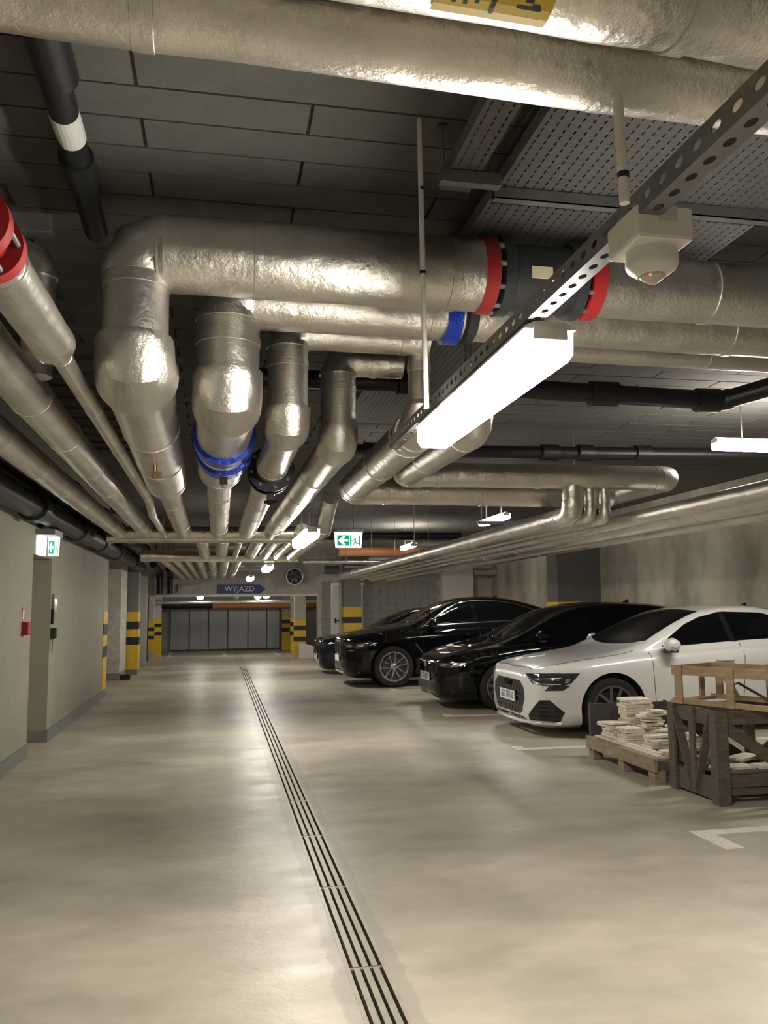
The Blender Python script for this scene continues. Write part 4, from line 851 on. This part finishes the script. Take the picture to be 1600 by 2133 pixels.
gr = c.front('lower_grille', GRILLE, [(-.60, .25), (.60, .25), (.66, .38), (-.66, .38)], off=.006)
for k in range(4): c.front('grille_slat', mat('trim_slat', (.03, .03, .03), .5), [(-.6, .262+.03*k), (.6, .262+.03*k), (.6, .274+.03*k), (-.6, .274+.03*k)], parent=gr, off=.012)
MB().lathe((-.002, 0, .615), (-1, 0, 0), [(0, .05), (.006, .05), (.006, .043), (.004, .043)], 28).bar((-.008, -.03, .64), (-.008, 0, .58), .008, .006).bar((-.008, .03, .64), (-.008, 0, .58), .008, .006).build('round_badge', CHROME, c.t, local=True)
c.plate(-.015, .44, 'GD 102P'); c.mirror(1.42, .955, PBLACK); c.handle(2.05, .83); c.handle(3.0, .86)
MB().prism([(0, 0), (.14, 0), (.12, .06)], (3.1, -.006, 1.455), (1, 0, 0), (0, 0, 1), (0, 1, 0), .012).build('roof_fin', GRILLE, c.t, local=True)

# --- black coupe SUV
Cc = dict(L=4.75, W=1.92, fa=.88, wb=2.86, R=.368, rim=.262,
  top=[(0, .78), (.03, .87), (.10, .915), (.3, .965), (.6, 1.02), (.9, 1.06), (1.2, 1.105), (1.5, 1.26), (1.8, 1.42), (2.1, 1.54), (2.4, 1.595), (2.75, 1.615), (3.2, 1.58), (3.7, 1.46), (4.2, 1.28), (4.55, 1.17), (4.68, 1.12), (4.75, .85)],
  rail=[(0, .30, .775), (.03, .42, .86), (.10, .52, .90), (.3, .60, .95), (.6, .67, 1.0), (.9, .73, 1.035), (1.25, .84, 1.065), (1.5, .80, 1.18), (1.8, .73, 1.34), (2.1, .67, 1.465), (2.4, .64, 1.53), (2.75, .63, 1.55), (3.2, .63, 1.515), (3.7, .64, 1.40), (4.2, .68, 1.23), (4.55, .70, 1.14), (4.68, .66, 1.08), (4.75, .5, .84)],
  sh=[(0, .46, .72), (.03, .61, .80), (.10, .73, .84), (.3, .83, .89), (.6, .885, .93), (.9, .91, .955), (1.3, .925, .99), (2.1, .93, 1.03), (3.1, .93, 1.07), (4.0, .91, 1.11), (4.5, .83, 1.08), (4.68, .76, 1.02), (4.75, .65, .82)],
  wid=[(0, .52), (.03, .66), (.10, .78), (.3, .88), (.6, .935), (.9, .955), (2, .958), (3.8, .96), (4.3, .93), (4.65, .85), (4.75, .72)],
  bot=[(0, .32), (.03, .26), (.10, .23), (.3, .21), (.9, .21), (3.8, .23), (4.4, .28), (4.75, .42)])
c = Car('black_coupe_suv', 'black coupe SUV with ten-spoke silver wheels and chrome window trim', 2.21, 15.78, Cc, PBLACK)
c.wheels('v', RIMM)
c.topp('windscreen', GLASS, 1.26, 2.06, .74, .61, cb=.14, ce=.05); c.topp('rear_window', GLASS, 3.55, 4.4, .52, .60)
for sd in (-1, 1):
    c.side('side_window', GLASS, [(1.56, 1.10), (2.42, 1.14), (2.38, 1.505), (2.15, 1.465), (1.90, 1.35)], sd); c.side('side_window', GLASS, [(2.50, 1.145), (3.75, 1.20), (3.55, 1.36), (3.20, 1.47), (2.85, 1.51), (2.46, 1.515)], sd)
    c.seam([(1.42, 1.06), (1.70, 1.235), (1.92, 1.375), (2.15, 1.485), (2.42, 1.53), (2.85, 1.525), (3.25, 1.475), (3.62, 1.36), (3.85, 1.22)], sd=sd, r=.013, name='chrome_trim', mt=CHROME)
    c.seam([(1.42, 1.075), (2.45, 1.125), (3.85, 1.195)], sd=sd, r=.011, name='chrome_trim', mt=CHROME)
    c.seam([(1.40, 1.03), (1.42, .8), (1.47, .35)], sd=sd); c.seam([(2.50, 1.1), (2.48, .8), (2.45, .35)], sd=sd)
    c.seam([(1.28, .78), (1.30, .74), (1.44, .56)], sd=sd, r=.012, name='side_vent', mt=RIMD)
    hl = c.quarter('headlamp', LENS, [(.05, .60, .785), (.07, .66, .70), (.25, .84, .685), (.45, .91, .73), (.60, .935, .795), (.3, .86, .805), (.1, .74, .80)], sd, off=.006)
    for pp in ([(.09, .70, .715), (.15, .78, .712), (.17, .79, .765), (.11, .72, .765)], [(.22, .83, .715), (.33, .87, .725), (.36, .88, .772), (.25, .85, .768)], [(.46, .905, .745), (.57, .93, .792), (.48, .91, .80), (.42, .90, .795), (.52, .92, .786), (.45, .90, .755)]):
        c.quarter('lamp_reflector', LENSC, pp, sd, parent=hl, off=.010)
    c.quarter('lower_light', LENSC, [(.10, .73, .655), (.18, .80, .65), (.2, .81, .668), (.12, .75, .672)], sd, off=.008)
    gk = c.front('kidney_grille', GRILLE, [(sd*.035, .60), (sd*.10, .565), (sd*.28, .575), (sd*.335, .65), (sd*.33, .78), (sd*.27, .815), (sd*.06, .815), (sd*.03, .79)], off=.010)
    c.seam([(sd*.035, .60), (sd*.10, .565), (sd*.28, .575), (sd*.335, .65), (sd*.33, .78), (sd*.27, .815), (sd*.06, .815), (sd*.03, .79), (sd*.035, .60)], 'front', r=.010, name='chrome_surround', mt=CHROME, parent=gk)
    for j in range(6): c.front('grille_bar', mat('bar_grey', (.12, .12, .12), .3, .5), [(sd*(.07+.045*j), .60), (sd*(.078+.045*j), .60), (sd*(.078+.045*j), .79), (sd*(.07+.045*j), .79)], parent=gk, off=.02)
    c.front('air_intake', GRILLE, [(sd*.52, .36), (sd*.80, .36), (sd*.84, .46), (sd*.70, .52), (sd*.56, .48)], off=.006); c.seam([(.3, sd*.74), (1.15, sd*.84)], 'top')
c.front('lower_intake', GRILLE, [(-.45, .33), (.45, .33), (.40, .45), (-.40, .45)], off=.006)
MB().sweep([(.28, -.80, .275), (.10, -.68, .27), (.0, -.40, .262), (-.01, 0, .26), (.0, .40, .262), (.10, .68, .27), (.28, .80, .275)], .02, 8).build('silver_lip', CHROME, c.t, local=True, smooth=True)
c.plate(-.015, .50, ''); c.mirror(1.60, 1.09, PBLACK); c.handle(2.25, .93); c.handle(3.3, .96)
MB().prism([(0, 0), (.16, 0), (.14, .05)], (3.0, -.006, 1.585), (1, 0, 0), (0, 0, 1), (0, 1, 0), .012).build('roof_fin', GRILLE, c.t, local=True)

# --- furthest dark coupe
D = dict(A); D['R'] = .33
def shift(rows, f): return [tuple([r[0]]+list(f(*r[1:]))) for r in rows]
D['top'] = A['top']
c = Car('dark_coupe', 'dark teal-black coupe, furthest of the parked cars', 2.14, 18.75, D, PGREEN)
c.wheels('d', RIMD)
c.topp('windscreen', GLASS, 1.24, 2.06, .70, .565, cb=.13, ce=.04); c.topp('rear_window', GLASS, 3.08, 3.78, .52, .60, ce=-.1)
for sd in (-1, 1):
    c.side('side_window', GLASS, dlo1, sd); c.side('side_window', GLASS, dlo2, sd)
    c.front('headlamp', LENS, [(sd*.42, .60), (sd*.55, .56), (sd*.74, .58), (sd*.83, .66), (sd*.72, .68), (sd*.45, .66)], off=.006)
    c.front('kidney_grille', GRILLE, [(sd*.03, .47), (sd*.20, .44), (sd*.30, .50), (sd*.28, .62), (sd*.05, .63)], off=.010); c.front('air_intake', GRILLE, [(sd*.55, .24), (sd*.80, .24), (sd*.84, .34), (sd*.60, .36)], off=.006)
    c.seam([(1.33, .90), (1.335, .70), (1.37, .25)], sd=sd)
c.plate(-.015, .36, ''); c.mirror(1.53, .935, CHROME); c.handle(2.2, .81)

# ------------------------------------------------------------------ crates and pallet
def slat(t, p, q, wd, ht, mt, upv=(0, 0, 1), name='slat'): return MB().bar(p, q, wd, ht, upv).build(name, mt, t, local=True, bevel=.002)
# dark crate: origin at its near left corner, local x along the bays, local y away from the viewer
Lc, Wc, Hc = 1.35, .66, .66
t = thing('wooden_crate', 'dark weathered open-sided wooden crate at the right edge', 'crate', (3.50, 5.55, 0)); CR1 = t
for (x, y) in ((0, 0), (0, Wc), (Lc, 0), (Lc, Wc)):
    sx = 1 if x == 0 else -1; sy = 1 if y == 0 else -1
    slat(t, (x+sx*.05, y+sy*.011, 0), (x+sx*.05, y+sy*.011, Hc), .10, .022, WOODD, (0, 1, 0), 'corner_post'); slat(t, (x+sx*.011, y+sy*.055, 0), (x+sx*.011, y+sy*.055, Hc), .066, .022, WOODD, (1, 0, 0), 'corner_post')
for y in (.034, Wc-.034):
    slat(t, (.03, y, Hc-.055), (Lc-.03, y, Hc-.055), .022, .10, WOODD, name='top_rail'); slat(t, (.03, y, .16), (Lc-.03, y, .16), .022, .09, WOODD, name='bottom_rail'); slat(t, (.03, y, .085), (Lc-.03, y, .085), .022, .05, WOODD, name='bottom_rail')
    slat(t, (.10, y, Hc-.12), (.62, y, .20), .02, .085, WOODD, name='brace'); slat(t, (Lc-.10, y, Hc-.12), (.74, y, .20), .02, .085, WOODD, name='brace'); slat(t, (.68, y-.02, .02), (.68, y-.02, Hc), .09, .02, WOODD, (0, 1, 0), 'post')
for x in (.034, Lc-.034):
    slat(t, (x, .03, Hc-.06), (x, Wc-.03, Hc-.06), .022, .11, WOODD, name='top_rail'); slat(t, (x, .03, .10), (x, Wc-.03, .10), .022, .16, WOODD, name='bottom_rail')
    s_ = -.02 if x < .5 else .02
    slat(t, (x+s_, Wc/2, .03), (x+s_, Wc/2, Hc), .02, .065, WOODD, (0, 1, 0), 'post'); slat(t, (x+s_*.5, .09, Hc-.03), (x+s_*.5, Wc/2-.02, .06), .018, .065, WOODD, (1, 0, 0), 'brace'); slat(t, (x+s_*.5, Wc-.08, Hc-.03), (x+s_*.5, Wc/2+.03, .06), .018, .065, WOODD, (1, 0, 0), 'brace')
for k in range(5): slat(t, (.05, .08+k*.125, .215), (Lc-.05, .08+k*.125, .215), .10, .016, WOODD, name='floor_board')
# pale crate lying across the dark one
ang = math.atan2(-.9, .43)
t = thing('wooden_crate', 'pale new wooden crate frame resting on top of the dark crate', 'crate', (3.49, 6.10, .662), rz=ang)
L2_, W2_, H2_ = 1.05, .54, .29
for y in (.012, W2_-.012):
    slat(t, (0, y, H2_-.035), (L2_, y, H2_-.035), .022, .07, WOODL, name='top_rail'); slat(t, (0, y, .02), (L2_, y, .02), .022, .04, WOODL, name='bottom_rail')
for x in (.012, L2_-.012):
    slat(t, (x, .024, H2_-.035), (x, W2_-.024, H2_-.035), .022, .07, WOODL, name='top_rail'); slat(t, (x, .024, .012), (x, W2_-.024, .012), .09, .022, WOODL, name='bottom_rail')
for y, s_ in ((-.008, 1), (W2_+.008, -1)):
    for x in (.07, .50, .95): slat(t, (x, y, .0), (x, y, H2_+.005), .06, .018, WOODL, (0, 1, 0), 'post')
for x in (-.008, L2_+.008):
    for y in (.09, .42): slat(t, (x, y, 0), (x, y, H2_-.01), .06, .018, WOODL, (1, 0, 0), 'post')
slat(t, (.13, W2_-.03, H2_-.07), (.24, W2_-.03, .03), .018, .05, WOODL, name='brace')
tag(MB().sweep([(3.93, 5.98, .60), (3.95, 5.98, .80), (3.97, 5.95, .815), (4.25, 5.65, .58), (4.45, 5.60, .42)], .011, 8).build('bent_bar', mat('rusty_bar', (.09, .055, .04), .7), smooth='auto'), 'dark bent metal bar poking out of the crates', 'bar')
# white slabs inside the dark crate
def slab(label, loc, size, rz, tilt=(0, 0), group=None):
    o = MB().box((-size[0]/2, -size[1]/2, 0), (size[0]/2, size[1]/2, size[2])).build('slab', FOAM, bevel=.002); o.location = loc; o.rotation_euler = (tilt[0], tilt[1], rz); return tag(o, label, 'slab', group)
for i, (x, y, z, a) in enumerate(((.22, .16, .224, .05), (.55, .14, .224, -.04), (.30, .38, .224, .2), (.72, .30, .224, -.3), (.70, .32, .25, .15), (.75, .36, .275, -.1), (.45, .36, .25, .5))):
    slab('pale slab lying loose inside the dark crate', (3.5+x, 5.55+y, z), (.30, .14, .022), a, group='slabs inside the dark crate')
b = MB(); rnd = random.Random(3); n = 10
cs = []
for j in range(7):
    r = .07*math.sin(PI*(j+.6)/7.6); cs.append([(3.66+r*math.cos(2*PI*k/n)*rnd.uniform(.7, 1.2), 5.86+r*math.sin(2*PI*k/n)*rnd.uniform(.7, 1.2), .226+.03*j) for k in range(n)])
b.rings(cs); tag(b.build('plastic_bag', PLAST), 'crumpled clear plastic film inside the dark crate', 'bag')
# pallet
t = thing('pallet', 'low timber pallet loaded with cream slab offcuts', 'pallet', (3.42, 6.32, 0))
PX, PY = 1.25, 1.24
for y in (.02, .55, PY-.10):
    for x in (.02, .55, PX-.12): MB().box((x, y, 0), (x+.10, y+.10, .10)).build('foot_block', WOODM, t, local=True, bevel=.003)
for x in (0, .58, PX-.03): MB().box((x, -.02, .095), (x+.03, PY+.02, .185)).build('bearer', WOODM, t, local=True, bevel=.003)
for k in range(8): MB().box((k*.157, -.02, .186), (k*.157+.147, PY+.02, .204)).build('deck_board', WOODM, t, local=True, bevel=.002)
t = thing('dark_board', 'dark upright board at the far end of the slab pallet', 'board', (3.8, 7.56, .2)); MB().box((3.45, 7.52, .205), (4.25, 7.54, .50)).build('panel', DBOARD, t, bevel=.002)
for x in (3.45, 4.22): MB().box((x, 7.54, .205), (x+.03, 7.56, .51)).build('batten', WOODD, t)
for k, (y0, y1, x, z) in enumerate(((6.34, 7.5, 3.50, .2045), (6.5, 7.45, 3.56, .2045), (6.4, 7.3, 3.53, .217))):
    o = MB().box((-.022, y0, z), (.022, y1, z+.012)).build('batten_strip', FOAM); o.location.x = x; tag(o, ('outer', 'inner', 'top')[k]+' long thin cream strip along the pallet edge', 'strip')
rnd = random.Random(11)
def stack(x, y, n, size, z0=.2045, spread=.02, rot=.12, lab='', tl=.03):
    z = z0
    for i in range(n):
        h = size[2]*rnd.uniform(.8, 1.2)
        slab(lab, (x+rnd.uniform(-spread, spread), y+rnd.uniform(-spread, spread), z), (size[0]*rnd.uniform(.8, 1.1), size[1]*rnd.uniform(.85, 1.1), h), rnd.uniform(-rot, rot), (rnd.uniform(-tl, tl)*(i > 0), rnd.uniform(-tl, tl)*(i > 0)), group=lab); z += h+.0008+tl*.06*(i > 0)
    return z
stack(3.80, 7.34, 13, (.26, .20, .026), lab='cream slab in the tallest stack by the dark board')
stack(3.56, 7.26, 7, (.19, .21, .02), lab='cream slab in the low front stack at the far pallet end', z0=.2175)
stack(3.60, 7.0, 7, (.18, .17, .019), lab='cream slab in the second low stack from the far pallet end')
stack(3.86, 7.06, 11, (.20, .12, .02), rot=.7, spread=.05, tl=.10, lab='cream slab in the leaning heap at the pallet middle')
stack(4.02, 6.80, 12, (.22, .13, .02), rot=.7, spread=.06, tl=.10, lab='cream slab in the jumbled heap behind the dark crate')
stack(3.68, 6.72, 5, (.22, .15, .02), rot=.3, tl=.06, lab='cream slab in the flat stack nearest the pallet edge')
stack(3.95, 6.52, 5, (.24, .17, .025), rot=.4, spread=.03, lab='cream slab in the stack right behind the crate end')
stack(3.68, 6.50, 1, (.2, .08, .025), rot=.4, lab='single cream offcut on the near pallet edge')
tag(MB().box((3.46, 6.36, 0), (3.52, 6.44, .035)).build('offcut', FOAM, bevel=.004), 'single cream offcut on the floor by the dark crate', 'offcut')
